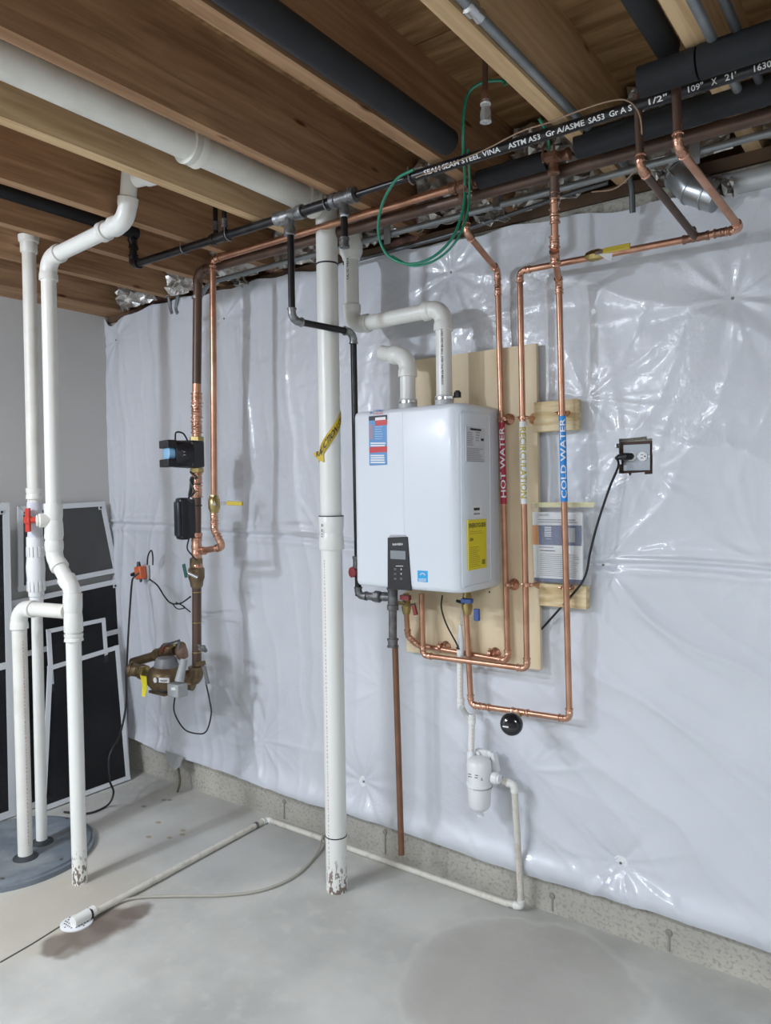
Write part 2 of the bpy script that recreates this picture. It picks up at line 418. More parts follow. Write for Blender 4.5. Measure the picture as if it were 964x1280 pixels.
def pipe_text(parent, body, a, b, r, view, h, mt, name='lettering', flip=1, lift=.0006):
    """lettering wrapped on a pipe from a (start of reading) to b, facing direction view, cap height h"""
    import bmesh
    a, b = Vector(a), Vector(b); d = (b-a).normalized(); L = (b-a).length
    nrm = Vector(view); nrm = (nrm-d*nrm.dot(d)).normalized(); u = nrm.cross(d)
    g, fs = glyphs(body); bm = bmesh.new(); vs = [bm.verts.new((x*L, (y-.5)*h, 0)) for x, y in g]
    for f in fs:
        try: bm.faces.new([vs[i] for i in f])
        except ValueError: pass
    for k in range(1, 8):
        bmesh.ops.bisect_plane(bm, geom=bm.verts[:]+bm.edges[:]+bm.faces[:], plane_co=(0, (k/8-.5)*h, 0), plane_no=(0, 1, 0))
    bm.verts.index_update(); rr = r+lift; out = []
    for v in bm.verts:
        t = v.co.y/r; out.append(a+d*v.co.x+nrm*(rr*math.cos(t))+u*(rr*math.sin(t)))
    F2 = [tuple(v.index for v in f.verts) for f in bm.faces]; bm.free()
    return MB().add(out, F2).build(name, mt, parent, smooth=False)
def lines_of_print(mb, o, ux, uy, n, fill=.45, ragged=.35):   # rows of tiny unreadable print as thin bars
    o, ux, uy = Vector(o), Vector(ux), Vector(uy); nn = ux.cross(uy).normalized()*.0006
    for i in range(n):
        w = 1-ragged*random.random(); y0 = (n-1-i+.5-fill/2)/n; y1 = (n-1-i+.5+fill/2)/n
        mb.add([o+uy*y0+nn, o+ux*w+uy*y0+nn, o+ux*w+uy*y1+nn, o+uy*y1+nn], [(0, 1, 2, 3)])
    return mb

# ================================================================== STRUCTURE
CEIL = 2.663; SUB = 2.948; WALL = 2.61; LW = -3.93
fl = MB().box((LW-.1, -4.2, -.1), (3.6, WALL+.1, 0)).build('floor', floor_material(), smooth=False); struct(fl)
# thin shrinkage crack running to the drain
cr = [P(0, 1203, Z=.0012), P(40, 1180, Z=.0012), P(75, 1158, Z=.0012), P(100, 1142, Z=.0012)]
mb = MB()
for a, b in zip(cr[:-1], cr[1:]): mb.bar(a, b, .006, .002, (0, 0, 1))
c = mb.build('crack', M('crack_shadow', (.1, .095, .08), .9), fl, smooth=False)

conc = concrete_material()
wb = MB().box((LW-.1, WALL, 0), (3.6, WALL+.22, 2.62)).build('wall_back', conc, smooth=False); struct(wb)
lw = MB().box((LW-.1, -4.2, 0), (LW, WALL, 2.655)).build('wall_left', drym, smooth=False); struct(lw)
rw = MB().box((3.5, -4.2, 0), (3.6, WALL, SUB)).build('wall_right', drym, smooth=False); struct(rw)
fr = MB().box((LW-.1, -4.2, 0), (3.6, -4.1, SUB)).build('wall_front', drym, smooth=False); struct(fr)
# form-tie holes in the kerb of bare concrete
for q in ((355, 1002), (481, 1040), (836, 1166), (690, 1120)):
    p = P(*q, Y=WALL-.003)
    MB().lathe(p+V(0, .002, 0), (0, -1, 0), [(0, .012), (.004, .011), (.005, .006)], 10).build('tie_hole', M('tie_grey', (.26, .245, .21), .9), wb)
    MB().bar(p, V(p.x, p.y, .01), .006, .003, (0, 1, 0)).build('form_seam', M('seam_grey', (.30, .285, .25), .9), wb, smooth=False)

# subfloor: plywood sheets above the joists
ce = bpy.data.objects.new('ceiling', None); COL.objects.link(ce); ce.location = (0, 0, SUB); struct(ce)
for y0 in (-4.2, -2.98, -1.76, -.54, .68, 1.90):
    for x0 in (-4.03, -1.59, .85):
        MB().box((x0+.002, y0+.002, SUB), (x0+2.436, min(y0+1.216, 2.82), SUB+.018)).build('plywood_sheet', subm, ce, smooth=False)

JOISTS = [('J7', -3.76), ('J6', -3.33), ('J5', -2.94), ('J4', -2.538), ('J3', -2.137), ('J2', -1.737), ('J1', -1.315), ('F', -.896), ('G', -.487), ('R1', -.08), ('R2', .33), ('R3', .74), ('R4', 1.15), ('R5', 1.56), ('R6', 1.97), ('R7', 2.38), ('R8', 2.79), ('R9', 3.2)]
jl = {'J7': 'brown joist nearest the drywall, hugging the left wall', 'J6': 'second joist from the drywall, ending beside the foil',
      'J5': 'third joist from the drywall, foil at its far end', 'J4': 'joist with the black pipe running along its left side',
      'J3': 'joist between the thick white drain and the rising vent', 'J2': 'joist right of the thick white overhead drain with a pale lower edge',
      'J1': 'wide-faced joist left of the black insulated pipe', 'F': 'pale knotty joist with a grey conduit along its right side',
      'G': 'rightmost joist in view, two grey conduits on its right side'}
for nme, x in JOISTS:
    wd = .048
    if nme == 'J7':
        j = MB().box((x, -4.1, CEIL), (LW+.002, 2.83, SUB)).build('ceiling_joist', joistm, None, smooth=False)
    else:
        j = MB().box((x, -4.1, CEIL), (x+wd, 2.83, SUB)).build('ceiling_joist', joistp if nme in ('F', 'G', 'J3') else joistm, None, smooth=False)
    tag(j, jl.get(nme, 'floor joist out of view to the right of the camera'), 'joist', 'floor joists overhead' if nme not in jl else None)
# plate under joist ends, rim board behind
pl = MB().box((LW, 2.60, 2.622), (3.5, 2.83, CEIL)).build('sill_plate', M('dark_sill', (.16, .10, .06), .8, 0, (.1, .06, .04), 5), None, smooth=False)
tag(pl, 'dark sill plate on top of the foundation under the joist ends', 'sill plate')
rim = MB().box((LW, 2.83, 2.622), (3.5, 2.87, SUB)).build('rim_board', joistm, None, smooth=False); tag(rim, 'brown rim board closing the joist ends above the foundation', 'rim board')
struct(MB().box((LW, 2.62, 2.655), (LW+.20, -4.1, CEIL)).build('trim_1', joistm, None, smooth=False))

# ---- vapour barrier
PINS = [P(*q, Y=2.585) for q in ((752, 707), (775, 1080), (453, 978), (563, 340), (279, 398), (144, 425), (915, 372))]
PINS += [V(.5, 2.585, 2.4), V(.6, 2.585, 1.3)]
FANS = [(P(x, y, Y=2.585), r_, a_) for x, y, r_, a_ in ((330, 925, .22, .012), (215, 925, .18, .010), (400, 672, .2, .007), (150, 655, .2, .010), (778, 560, .16, .010), (815, 590, .16, .008), (735, 500, .25, .008),
        (752, 707, .45, .008), (960, 705, .3, .006), (600, 400, .3, .007), (230, 700, .2, .008), (660, 960, .3, .008), (480, 860, .25, .006))]
def lattice(X, Z, s, seed):
    g = np.random.RandomState(seed).rand(400, 400); x = X*s+60; z = Z*s+20
    xi = np.floor(x).astype(int); zi = np.floor(z).astype(int); fx = x-xi; fz = z-zi
    fx = fx*fx*(3-2*fx); fz = fz*fz*(3-2*fz); xi %= 399; zi %= 399
    return (g[xi, zi]*(1-fx)+g[xi+1, zi]*fx)*(1-fz)+(g[xi, zi+1]*(1-fx)+g[xi+1, zi+1]*fx)*fz
def seam_z(X): return 1.36 + .105*np.clip((-X-1.0)/2.8, 0, 1) + .006*np.sin(X*7)
def poly_off(X, Z):
    """how far the film stands off its plane towards the room"""
    h = .016*(lattice(X, Z, 1.5, 1)-.5)+.012*(lattice(X, Z, 3.3, 2)-.5)
    puff = np.ones_like(X)
    wx = X+.22*(lattice(X, Z, 1.7, 3)-.5)+.05*(lattice(X, Z, 6, 13)-.5); wz = Z+.22*(lattice(X, Z, 1.7, 4)-.5)+.05*(lattice(X, Z, 6, 14)-.5)
    # vertical pleats on the left half, diagonal drapes on the lower right
    left = np.clip((-X-1.6)/1.0, 0, 1); 
    ridg = lambda t: (1-np.abs(np.sin(t)))**3
    h += left*(.011*ridg(wx*9.2+.25*np.sin(Z*2))+.0035*ridg(wx*23+Z*1.3))
    right = np.clip((X+1.9)/.8, 0, 1)*np.clip((1.45-Z)/.3, 0, 1)
    h += right*(.010*ridg((wx*.55+wz*.9)*9)+.004*ridg((wx*.7+wz*.8)*21))
    ur = np.clip((X+1.7)/.6, 0, 1)*np.clip((Z-1.45)/.3, 0, 1)
    h += ur*(.007*ridg((wx*.35+wz*.95)*8+1)+.003*ridg((wx*.9-wz*.5)*19))
    for i, (p, R_, A_) in enumerate(FANS):
        dx = X-p.x; dz = Z-p.z; r = np.hypot(dx, dz); th = np.arctan2(dz, dx)+.25*(lattice(X, Z, 5, 30+i)-.5)
        h += A_*np.exp(-r/R_)*(1-np.exp(-r/.05))*(ridg(th*3+i*1.7+.5*np.sin(th*2+i))-.3+.5*ridg(th*6.5+i))
    cm = np.clip((lattice(X, Z, 1.6, 9)-.42)*4, 0, 1)*np.clip((-X-.85)/.35, 0, 1)*np.clip((Z-1.35)/.3, .15, 1)
    h += (.16+1.1*cm)*(.0040*np.abs(lattice(X, Z, 13, 10)-.5)+.0028*np.abs(lattice(X+.3*Z, Z-.4*X, 27, 11)-.5)+.0018*np.abs(lattice(X-.5*Z, Z, 55, 12)-.5))
    for i, p in enumerate(PINS):
        dx = X-p.x; dz = Z-p.z; r = np.hypot(dx, dz); th = np.arctan2(dz, dx)
        fade = np.exp(-r/.20)*(1-np.exp(-r/.03))
        h += .0062*fade*(ridg(th*3.5+i*1.3+.4*np.sin(th*2+i))*1.5-.3+.5*np.sin(th*11+i))
        h -= .014*np.exp(-(r/.07)**2)
    sz = seam_z(X)
    h += .012*np.exp(-((Z-sz)/.008)**2)-.010*np.exp(-((Z-sz+.018)/.008)**2)+.006*np.exp(-((Z-sz+.045)/.013)**2)+.004*np.exp(-((Z-sz-.03)/.012)**2)
    # hem rolled at the bottom
    h += .030*np.exp(-((Z-.185)/.05)**2)
    # flat behind the plywood
    bx = np.clip((X+1.88)/.05, 0, 1)*np.clip((-1.13-X)/.05, 0, 1)*np.clip((Z-.88)/.05, 0, 1)*np.clip((2.2-Z)/.05, 0, 1)
    h = h*(1-bx)
    return np.clip(h+.004, -.018, .045)
nx, nz = 560, 300
xs = np.linspace(LW-.0, 1.0, nx); zs = np.linspace(0, 1, nz)
XX, TT = np.meshgrid(xs, zs, indexing='ij')
bot = .150+.055*np.clip((-XX-1.6)/2.2, 0, 1)**1.3+.006*np.sin(XX*6)
top = np.interp(XX, [-3.9, -3.1, -1.82, -1.1, -.41, .2], [2.645, 2.645, 2.618, 2.591, 2.541, 2.52])-.05*np.exp(-((XX+3.85)/.12)**2)+.035*np.exp(-((XX+3.93)/.03)**2)+.006*np.sin(XX*9)+.006*np.sin(XX*23)
ZZ = bot+(top-bot)*TT
YY = 2.585-poly_off(XX, ZZ)
verts = np.stack([XX, YY, ZZ], -1).reshape(-1, 3)
ob0 = P(776, 552, Y=2.60); ob1 = P(816, 592, Y=2.60)     # hole round the outlet
faces = []
for i in range(nx-1):
    for k in range(nz-1):
        x = XX[i, k]; z = ZZ[i, k]
        if ob0.x-.004+.006*math.sin(z*60) < x < ob1.x+.004 and ob1.z-.002+.004*math.sin(x*90) < z < ob0.z+.004: continue
        a = i*nz+k; faces.append((a, a+nz, a+nz+1, a+1))
me = bpy.data.meshes.new('vapor_barrier'); me.from_pydata(verts.tolist(), [], faces); me.update()
me.polygons.foreach_set('use_smooth', [True]*len(me.polygons)); me.materials.append(poly_material())
vb = bpy.data.objects.new('vapor_barrier', me); COL.objects.link(vb)
tag(vb, 'glossy white wrinkled plastic sheet hung over the foundation wall', 'vapor barrier')
for p in PINS[:7]:
    y = 2.585-float(poly_off(np.array([p.x]), np.array([p.z]))[0])
    if p in PINS[:3]:
        w_ = MB().lathe((p.x, y+.002, p.z), (0, -1, 0), [(0, .027), (.003, .026), (.0035, .018), (.0022, .012), (.002, .004)], 20).build('washer', whitepl, vb)
        MB().lathe((p.x, y-.001, p.z), (0, -1, 0), [(0, .005), (.0025, .004)], 10).build('nail_head', M('nail_grey', (.2, .2, .2), .4, .6), w_)
    else:
        MB().lathe((p.x, y+.003, p.z), (0, -1, 0), [(0, .006), (.006, .004)], 10).build('nail_head', M('nail_grey', (.2, .2, .2), .4, .6), vb)
def on_film(x, y):
    p = P(x, y, Y=2.575); yy = 2.585-float(poly_off(np.array([p.x]), np.array([p.z]))[0]); return P(x, y, Y=yy)

# ================================================================== OVERHEAD
# crumpled foil batts between the joist ends, pink wool scraps
def crumple(name, x0, x1, z0, z1, y, mt, label, cat, amp=.05, group=None, n=14, parent=None):
    vs = []; fs = []; r = random.Random(int(abs(x0)*1000)+int(z0*100))
    for i in range(n+1):
        for k in range(n+1):
            vs.append((x0+(x1-x0)*i/n+r.uniform(-.3, .3)*(x1-x0)/n, y+r.uniform(-amp, amp)*(.3+.7*math.sin(PI*k/n)), z0+(z1-z0)*k/n+r.uniform(-.35, .35)*(z1-z0)/n))
    for i in range(n):
        for k in range(n):
            a = i*(n+1)+k; fs.append((a, a+n+1, a+n+2, a+1))
    o = MB().add(vs, fs).build(name, mt, None, smooth=False)
    sd = o.modifiers.new('thickness', 'SOLIDIFY'); sd.thickness = .003
    return tag(o, label, cat, group)
bays = [(-3.71, -3.34, 'foil batt stuffed in the bay nearest the drywall corner'), (-3.28, -2.95, 'foil batt in the second bay from the corner'),
        (-2.89, -2.55, 'foil batt behind the top of the dark water main'), (-2.48, -2.15, 'foil batt behind the upper end of the long copper pipe'),
        (-2.08, -1.75, 'foil batt behind the thick white standpipe'), (-1.68, -1.33, 'foil batt behind the green wire loop'),
        (-1.26, -.91, 'foil batt behind the cold water drop'), (-.84, -.50, 'foil batt above the sheet metal duct elbow'), (-.43, -.09, 'foil batt at the right edge above the duct')]
for i, (a, b, l) in enumerate(bays): crumple('foil_batt', a+.01, b-.01, 2.645, 2.93, 2.52-.01*(i % 3), foil, l, 'insulation', .045)
def scrap(c, s, label, mt=pink, name='fiberglass_scrap', cat='insulation'):
    vs = []; fs = []; c = Vector(c); n = 12; m_ = 8; r = random.Random(int(c.x*-977))
    for i in range(m_+1):
        for k in range(n):
            a = PI*i/m_; b = 2*PI*k/n; q = 1+r.uniform(-.22, .22)
            vs.append(c+V(math.sin(a)*math.cos(b)*s[0]*q, math.sin(a)*math.sin(b)*s[1]*q, math.cos(a)*s[2]*q))
    for i in range(m_):
        for k in range(n): a = i*n+k; b = i*n+(k+1) % n; fs.append((a, a+n, b+n, b))
    return tag(MB().add(vs, fs).build(name, mt), label, cat)
for q, s, l in (((148, 388), (.12, .035, .035), 'pink wool scrap in the left corner above the plastic sheet'),
                ((205, 372), (.12, .03, .03), 'pink wool scrap beside the two grey cables'),
                ((350, 335), (.09, .03, .025), 'pink wool scrap behind the white standpipe'),
                ((512, 303), (.11, .035, .03), 'pink wool lump seen through the green wire loop'),
                ((355, 320), (.07, .03, .02), 'small pink scrap above the wool behind the standpipe')):
    scrap(P(*q, Y=2.63)+V(0, 0, .0), s, l)

# loose foil flakes hanging along the sill
for k, (q, wd, ht, l) in enumerate((((300, 352), .10, .04, 'torn foil flap below the tarnished pipe'), ((400, 318), .16, .05, 'torn foil flap behind the vent pipe top'),
                     ((612, 270), .14, .05, 'torn foil flap right of the hot water drop'), ((690, 245), .22, .055, 'long torn foil flap around the cold water drop'),
                     ((905, 235), .07, .055, 'crumpled foil tape on the duct joint'), ((235, 345), .05, .06, 'torn foil strip at the end of the third joist'), ((835, 215), .12, .05, 'foil flap above the duct elbow'))):
    p = P(*q, Y=2.52)
    vs = []; fs = []; r = random.Random(k+3); n = 9
    for i in range(n+1):
        for j in range(5):
            vs.append(p+V((i/n-.5)*wd+r.uniform(-.006, .006), .02*math.sin(i*1.7+j)+r.uniform(-.014, .014), (j/4-.5)*ht+r.uniform(-.008, .008)))
    for i in range(n):
        for j in range(4): a = i*5+j; fs.append((a, a+5, a+6, a+1))
    o = MB().add(vs, fs).build('foil_flap', foil, None, smooth=False); o.modifiers.new('thickness', 'SOLIDIFY').thickness = .002
    tag(o, l, 'foil')

# thick white drain in the bay, flowing into the standpipe
DX = -1.944
t = thing('overhead_drain', 'thick white plastic drain pipe running along the joist bay overhead', 'drain pipe', (DX, 1, 2.74))
zc = 2.735
MB().sweep([(DX, -2.5, zc+.02), (DX, 2.20, zc)], .0515, 28).build('pipe', pvcd, t)
coupling(t, P(240, 183, X=DX), (0, 1, 0), .050, .055, pvcd, 'pvc', seg=28)
coupling(t, (DX, 2.165, zc), (0, 1, 0), .050, .08, pvcd, 'pvc', seg=28)
t = thing('standpipe', 'thick white vertical drain pipe standing on the slab', 'drain pipe', (DX, 2.272, 0))
run(t, [(DX, 2.272, 0), (DX+.0, 2.272, 2.735)], .043, pvcs, pvc, 'pvc', seg=28)
zt = P(414, 330, Y=2.272).z
band(t, (DX, 2.272, P(413, 330, Y=2.272).z), (0, 0, 1), .0445, .006, ink, 'black_ring', 28)
coupling(t, (DX, 2.272, P(420, 666, Y=2.272).z), (0, 0, 1), .0405, .135, pvc, 'pvc', seg=28)
band(t, (DX, 2.272, P(420, 645, Y=2.272).z), (0, 0, 1), .0505, .004, ink, 'black_ring', 28)
band(t, (DX, 2.272, P(422, 1044, Y=2.272).z), (0, 0, 1), .0445, .004, ink, 'black_ring', 28)
vd = V(-DX, -2.272, 0)
def column_print(parent, x, y0, y1, r, Y=None, X=None, side=-.6, mt=greyink, gap=.010, name='printed_line', vcol=None):
    """a column of tiny print along a vertical pipe, as short dashes"""
    a = P(x, y0, Y=Y) if Y else P(x, y0, X=X); b = P(x, y1, Y=Y) if Y else P(x, y1, X=X)
    c = Vector(vcol) if vcol else None
    z = max(a.z, b.z); mb = MB(); zl = min(a.z, b.z)
    base = Vector((c.x, c.y)) if c else Vector((a.x, a.y)); v = (-base).normalized(); sd = Vector((-v.y, v.x))
    while z > zl:
        L = random.uniform(.004, .011); rr = r+.0007
        n = (v*math.cos(side)+sd*math.sin(side)); q = base+n*rr; tt = Vector((-n.y, n.x))*min(r*.08, .0022)
        mb.add([(q.x-tt.x, q.y-tt.y, z), (q.x+tt.x, q.y+tt.y, z), (q.x+tt.x, q.y+tt.y, z-L), (q.x-tt.x, q.y-tt.y, z-L)], [(0, 1, 2, 3)])
        z -= L+random.uniform(.003, gap)
    return mb.build(name, mt, parent, smooth=False)
column_print(t, 414, 700, 1080, .043, Y=2.25, side=-.75, vcol=(DX, 2.272, 0), mt=redink)
column_print(t, 431, 655, 672, .054, Y=2.25, side=-.75, vcol=(DX, 2.272, 0), mt=ink)
# radon tape wound on the standpipe
tp = tag(bpy.data.objects.new('warning_tape', None), 'yellow warning tape wound round the thick standpipe with one loose end', 'tape'); COL.objects.link(tp)
tc_ = P(412, 545, Y=2.272); tp.location = (DX, 2.272, tc_.z)
vdir = V(-DX, -2.272, 0).normalized(); a0 = math.atan2(vdir.y, vdir.x)
vs = []; fs = []; n = 18
za, zb = P(401, 570, Y=2.272).z, P(429, 528, Y=2.272).z
def tape_pt(s, e, rr=.0462):    # s 0..1 across the visible face from left to right, e -1..1 across the tape
    ang = a0-1.45+2.9*s+e*0; hw = .028-.018*max(0, .18-s)/.18
    return V(DX+math.cos(ang)*rr, 2.272+math.sin(ang)*rr, za-.02+(zb-za+.05)*s+e*hw)
for i in range(n+1):
    for e in (-1, 1): vs.append(tape_pt(i/n, e))
for i in range(n): fs.append((2*i, 2*i+2, 2*i+3, 2*i+1))
o = MB().add(vs, fs).build('tape_wrap', yelltape, tp); o.modifiers.new('thickness', 'SOLIDIFY').thickness = .0008
g, gf = glyphs('DUCTION SYS'); gv = []
for a, b in g:
    gv.append(tape_pt(.12+.86*a, (b-.5)*1.15, .0475))
MB().add(gv, gf).build('lettering', ink, o, smooth=False)
q = P(400, 560, Y=2.25); e1 = P(393, 568, Y=2.25); e2 = P(403, 577, Y=2.25); e3 = P(404, 562, Y=2.25)
o = MB().prism([P(404, 561, Y=2.226), P(391.5, 567, Y=2.226), P(397, 574, Y=2.226), P(405, 578, Y=2.226)], (0, -.0008, 0)).build('loose_end', yelltape, tp, smooth=False)
MB().prism([P(403, 562, Y=2.226), P(405, 562, Y=2.226), P(408, 552, Y=2.232), P(405, 549, Y=2.232)], (0, -.0008, 0)).build('twist', yelltape, tp, smooth=False)
flat_text(o, 'RA', P(395.5, 571.5, Y=2.2245), P(403, 568.5, Y=2.2245)-P(395.5, 571.5, Y=2.2245), P(395.5, 564.5, Y=2.2245)-P(395.5, 571.5, Y=2.2245), ink)

# ---- black gas main under the joists
GY, GZ = 2.05, 2.638
gx = lambda x, y=None: P(x, (330-.314*(x-170)) if y is None else y, Y=GY).x
g = thing('gas_main', 'long black steel gas main strapped under the joists with white printed lettering', 'gas pipe', (gx(500), GY, GZ))
def gseg(x0, x1, r, mt=blacksteel, name='pipe'): return MB().sweep([(x0, GY, GZ), (x1, GY, GZ)], r, 20).build(name, mt, g)
xA, xT1, xT2, xC = gx(172), gx(362), gx(430), gx(515)
gseg(xA, xT1, .0165); gseg(xT1, xT2, .0185); gseg(xT2, xC, .0105); gseg(xC, .9, .0165)
tee(g, (xT1, GY, GZ), (1, 0, 0), (0, 0, -1), .018, .14, galv, 'thread', .016, .075)
tee(g, (xT2, GY, GZ), (1, 0, 0), (0, 0, -1), .019, .11, ironfit, 'thread', .013, .06)
for x, mt_ in ((275, blacksteel), ): coupling(g, (gx(x), GY, GZ), (1, 0, 0), .0165, .09, mt_, 'thread')
for x in (231, 286, 409, 440, 515):     # pipe straps
    c0 = V(gx(x), GY, GZ); r0 = .023
    s_ = MB().sweep([c0+V(0, r0*math.cos(a), r0*math.sin(a)) for a in [PI*(1+i/12) for i in range(13)]]+[c0+V(0, r0, .02)], .0025, 6)
    s_.sweep([c0+V(0, -r0, 0), c0+V(0, -r0, .024)], .0025, 6); s_.build('pipe_strap', galv, g)
run(g, [(xA, GY, GZ), (xA-.03, GY, GZ), (xA-.03, GY, GZ+.09), (xA-.03, GY-.02, 2.80)], .0165, blacksteel, blacksteel, 'thread', R=.022)
MB().sweep([(xA-.03, GY+.02, 2.78), (xA-.03, -1.5, 2.78)], .026, 16).build('pipe', foam, g)
for x, d_ in ((270, 1), (281, 1)):
    xx = gx(x); MB().sweep([(xx, GY+.0, GZ), (xx, GY+.0, GZ+.16)], .010, 12).build('riser', blacksteel, g)
    coupling(g, (xx, GY, GZ+.05), (0, 0, 1), .010, .035, ironfit, 'thread')
for (body, x0, x1) in (('SEAH', 533, 553), ('SEAM STEEL', 556, 603), ('VINA', 606, 628), ('ASTM A53', 638, 678), ('Gr A/ASME', 685, 733), ('SA53', 738, 758), ('Gr A S', 764, 792), ('1/2"', 813, 836), ('109"', 862, 881), ('X', 891, 898), ('21\'', 908, 922), ('1630', 944, 966), ('#160', 975, 1010)):
    a = V(gx(x0), GY, GZ); b = V(gx(x1), GY, GZ); mid = (a+b)/2
    pipe_text(g, body, a, b, .0165, V(0, 0, CAMH)-mid, .015, whiteink)
# gas drop with two elbows down to the heater
t = thing('gas_drop', 'black steel gas drop with grey elbows beside the water heater', 'gas pipe', (xT1, GY, 2.2))
D1 = V(xT1+.004, GY, 2.62); D2 = V(xT1+.004, GY, P(368, 400, Y=GY).z); D3 = V(xT1+.0, 2.40, D2.z); D3 = V(-1.875, 2.345, D2.z-.004)
D4 = V(D3.x+.006, 2.345, P(451, 745, Y=2.345).z); D5 = V(P(491, 747, Y=2.38).x, 2.38, D4.z)
run(t, [D1, D2, D3, D4], .0130, blacksteel, galv, 'thread', R=.032)
coupling(t, P(446, 703, Y=2.345), (0, 0, 1), .0125, .05, ironfit, 'thread', 'valve_body')
run(t, [D4+V(0, 0, .10), D4, D5], .0125, ironfit, ironfit, 'thread', R=.022)
coupling(t, between(D4, D5, .35), (1, 0, 0), .013, .05, ironfit, 'thread', 'union_nut'); MB().lathe(between(D4, D5, .5), (1, 0, 0), [(0, .024), (.022, .024), (.026, .02)], 8).build('union_nut', ironfit, t)
h_ = MB().lathe(P(445, 715, Y=2.32), (-.25, -1, 0), [(0, .007), (.012, .007), (.014, .0215), (.022, .0215), (.024, .015)], 9).build('valve_handle', darkred, t)
MB().sweep([D5+V(0, 0, .12), D5+V(0, 0, -.02)], .016, 16).build('riser', ironfit, t)
E0 = P(493, 803, Y=2.40)
tee(t, D5, (0, 0, 1), (-1, 0, 0), .0165, .10, ironfit, 'thread', .013, .05)
MB().sweep([D5, V(E0.x, 2.39, E0.z)], .0165, 16).build('drip_leg', ironfit, t)
coupling(t, V(E0.x, 2.39, E0.z), (0, 0, 1), .0165, .035, ironfit, 'thread', 'drip_cap')
t = thing('relief_pipe', 'long thin brown copper discharge pipe ending just above the kerb', 'pipe', (E0.x, 2.42, .5))
MB().sweep([V(E0.x, 2.405, E0.z-.01), P(502, 1068, Y=2.42)], .0125, 16).build('pipe', M('brown_copper', (.26, .13, .08), .4, .6, (.2, .1, .06), 12), t)
t = thing('gas_stub', 'short capped black stub hanging from the gas main near the vent top', 'gas pipe', (xT2, GY, 2.5))
b_ = V(xT2, GY, P(433, 303, Y=GY).z)
MB().sweep([(xT2, GY, GZ-.04), b_], .0125, 14).build('pipe', blacksteel, t); coupling(t, b_, (0, 0, 1), .0125, .035, ironfit, 'thread', 'cap')
band(t, (xT2, GY, GZ-.06), (0, 0, 1), .0135, .012, whitep, 'tape_band')

# ---- water lines along the ceiling
t = thing('water_main', 'dark tarnished copper water main dropping to the meter', 'water pipe', (-2.79, 2.29, 1.6))
b1 = P(246, 850, Y=2.29); topc = P(249, 333, Y=2.29); vx = lambda y: V(P(246, y, Y=2.29).x, 2.29, P(246, y, Y=2.29).z)
top_ = V(topc.x-.01, 2.29, 2.635)
run(t, [(1.0, 2.31, 2.625), top_, vx(480)], .0206, oldcopper, oldcopper, 'plain', R=.05, seg=20)
band(t, vx(372), (0, 0, 1), .0235, .012, galv, 'band')
MB().sweep([vx(480), vx(548)], .0206, 20).build('pipe', copper, t)
for y, L in ((498, .05), (515, .06), (534, .06)): coupling(t, vx(y), (0, 0, 1), .0206, L, copperfit)
MB().sweep([vx(590), vx(705)], .0206, 20).build('pipe', oldcopper, t)
for y, L in ((598, .05), (614, .06), (672, .03)): coupling(t, vx(y), (0, 0, 1), .0206, L, copperfit)
MB().sweep([vx(700), V(b1.x, 2.29, b1.z)], .0215, 20).build('pipe', oldcopper, t)
for y in (740, 778, 815): band(t, vx(y), (0, 0, 1), .0228, .004, brass, 'band')
MB().lathe(vx(735), (0, 0, 1), [(0, .022), (.01, .029), (.03, .031), (.05, .038), (.09, .038), (.10, .03), (.14, .03), (.145, .022)], 20).build('valve_body', bronze, t)
# green lever of the main shut-off
lv0 = P(247, 722, Y=2.25); lv1 = P(235, 716, Y=2.22)
MB().sweep([lv0, lv1], .009, 12).build('valve_stem', steel, t)
MB().sweep(bent([lv1, P(231, 727, Y=2.21), P(229, 705, Y=2.21)], .01), [.005]*6+[.006]*5, 8).build('lever', steel, t) if False else None
MB().bar(P(233, 722, Y=2.21), P(229.5, 705, Y=2.21), .018, .007, (0, -1, 0)).build('lever', greenh, t, bevel=.002)
MB().bar(lv1, P(233, 720, Y=2.21), .012, .004, (0, -1, 0)).build('lever_arm', steel, t)
tee(t, vx(688), (0, 0, 1), (1, 0, 0), .0206, .17, copperfit, rb=.0145, Lb=.06, seg=20)
el0 = V(b1.x, 2.29, b1.z-.0)
elbow(t, el0, V(0, 0, 1), V(-1, -.1, .05).normalized(), .027, bronze, 'thread', .034, 20, 'elbow')
# hose bib
hb = vx(806)
MB().sweep([hb, hb+V(.07, -.02, -.0)], .008, 10).build('hose_bib', steel, t)
MB().sweep([hb+V(.07, -.02, 0), hb+V(.10, -.03, -.012)], [.012, .009], 10).build('spout', galv, t)
MB().bar(hb+V(.05, -.03, -.008), hb+V(.09, -.03, -.012), .012, .008, (0, -1, 0)).build('bib_handle', galv, t)
# ground clamp below
MB().bar(P(247, 830, Y=2.26), P(254, 829, Y=2.26), .02, .03, (0, -1, 0)).build('ground_clamp', bronze, t)
MB().bar(P(255, 833, Y=2.26), P(260, 855, Y=2.26), .018, .01, (0, -1, 0)).build('clamp_bar', M('grey_zinc', (.25, .25, .24), .5, .6), t)
# tan ties on the ceiling run
for x in (560, 615, 655): pass

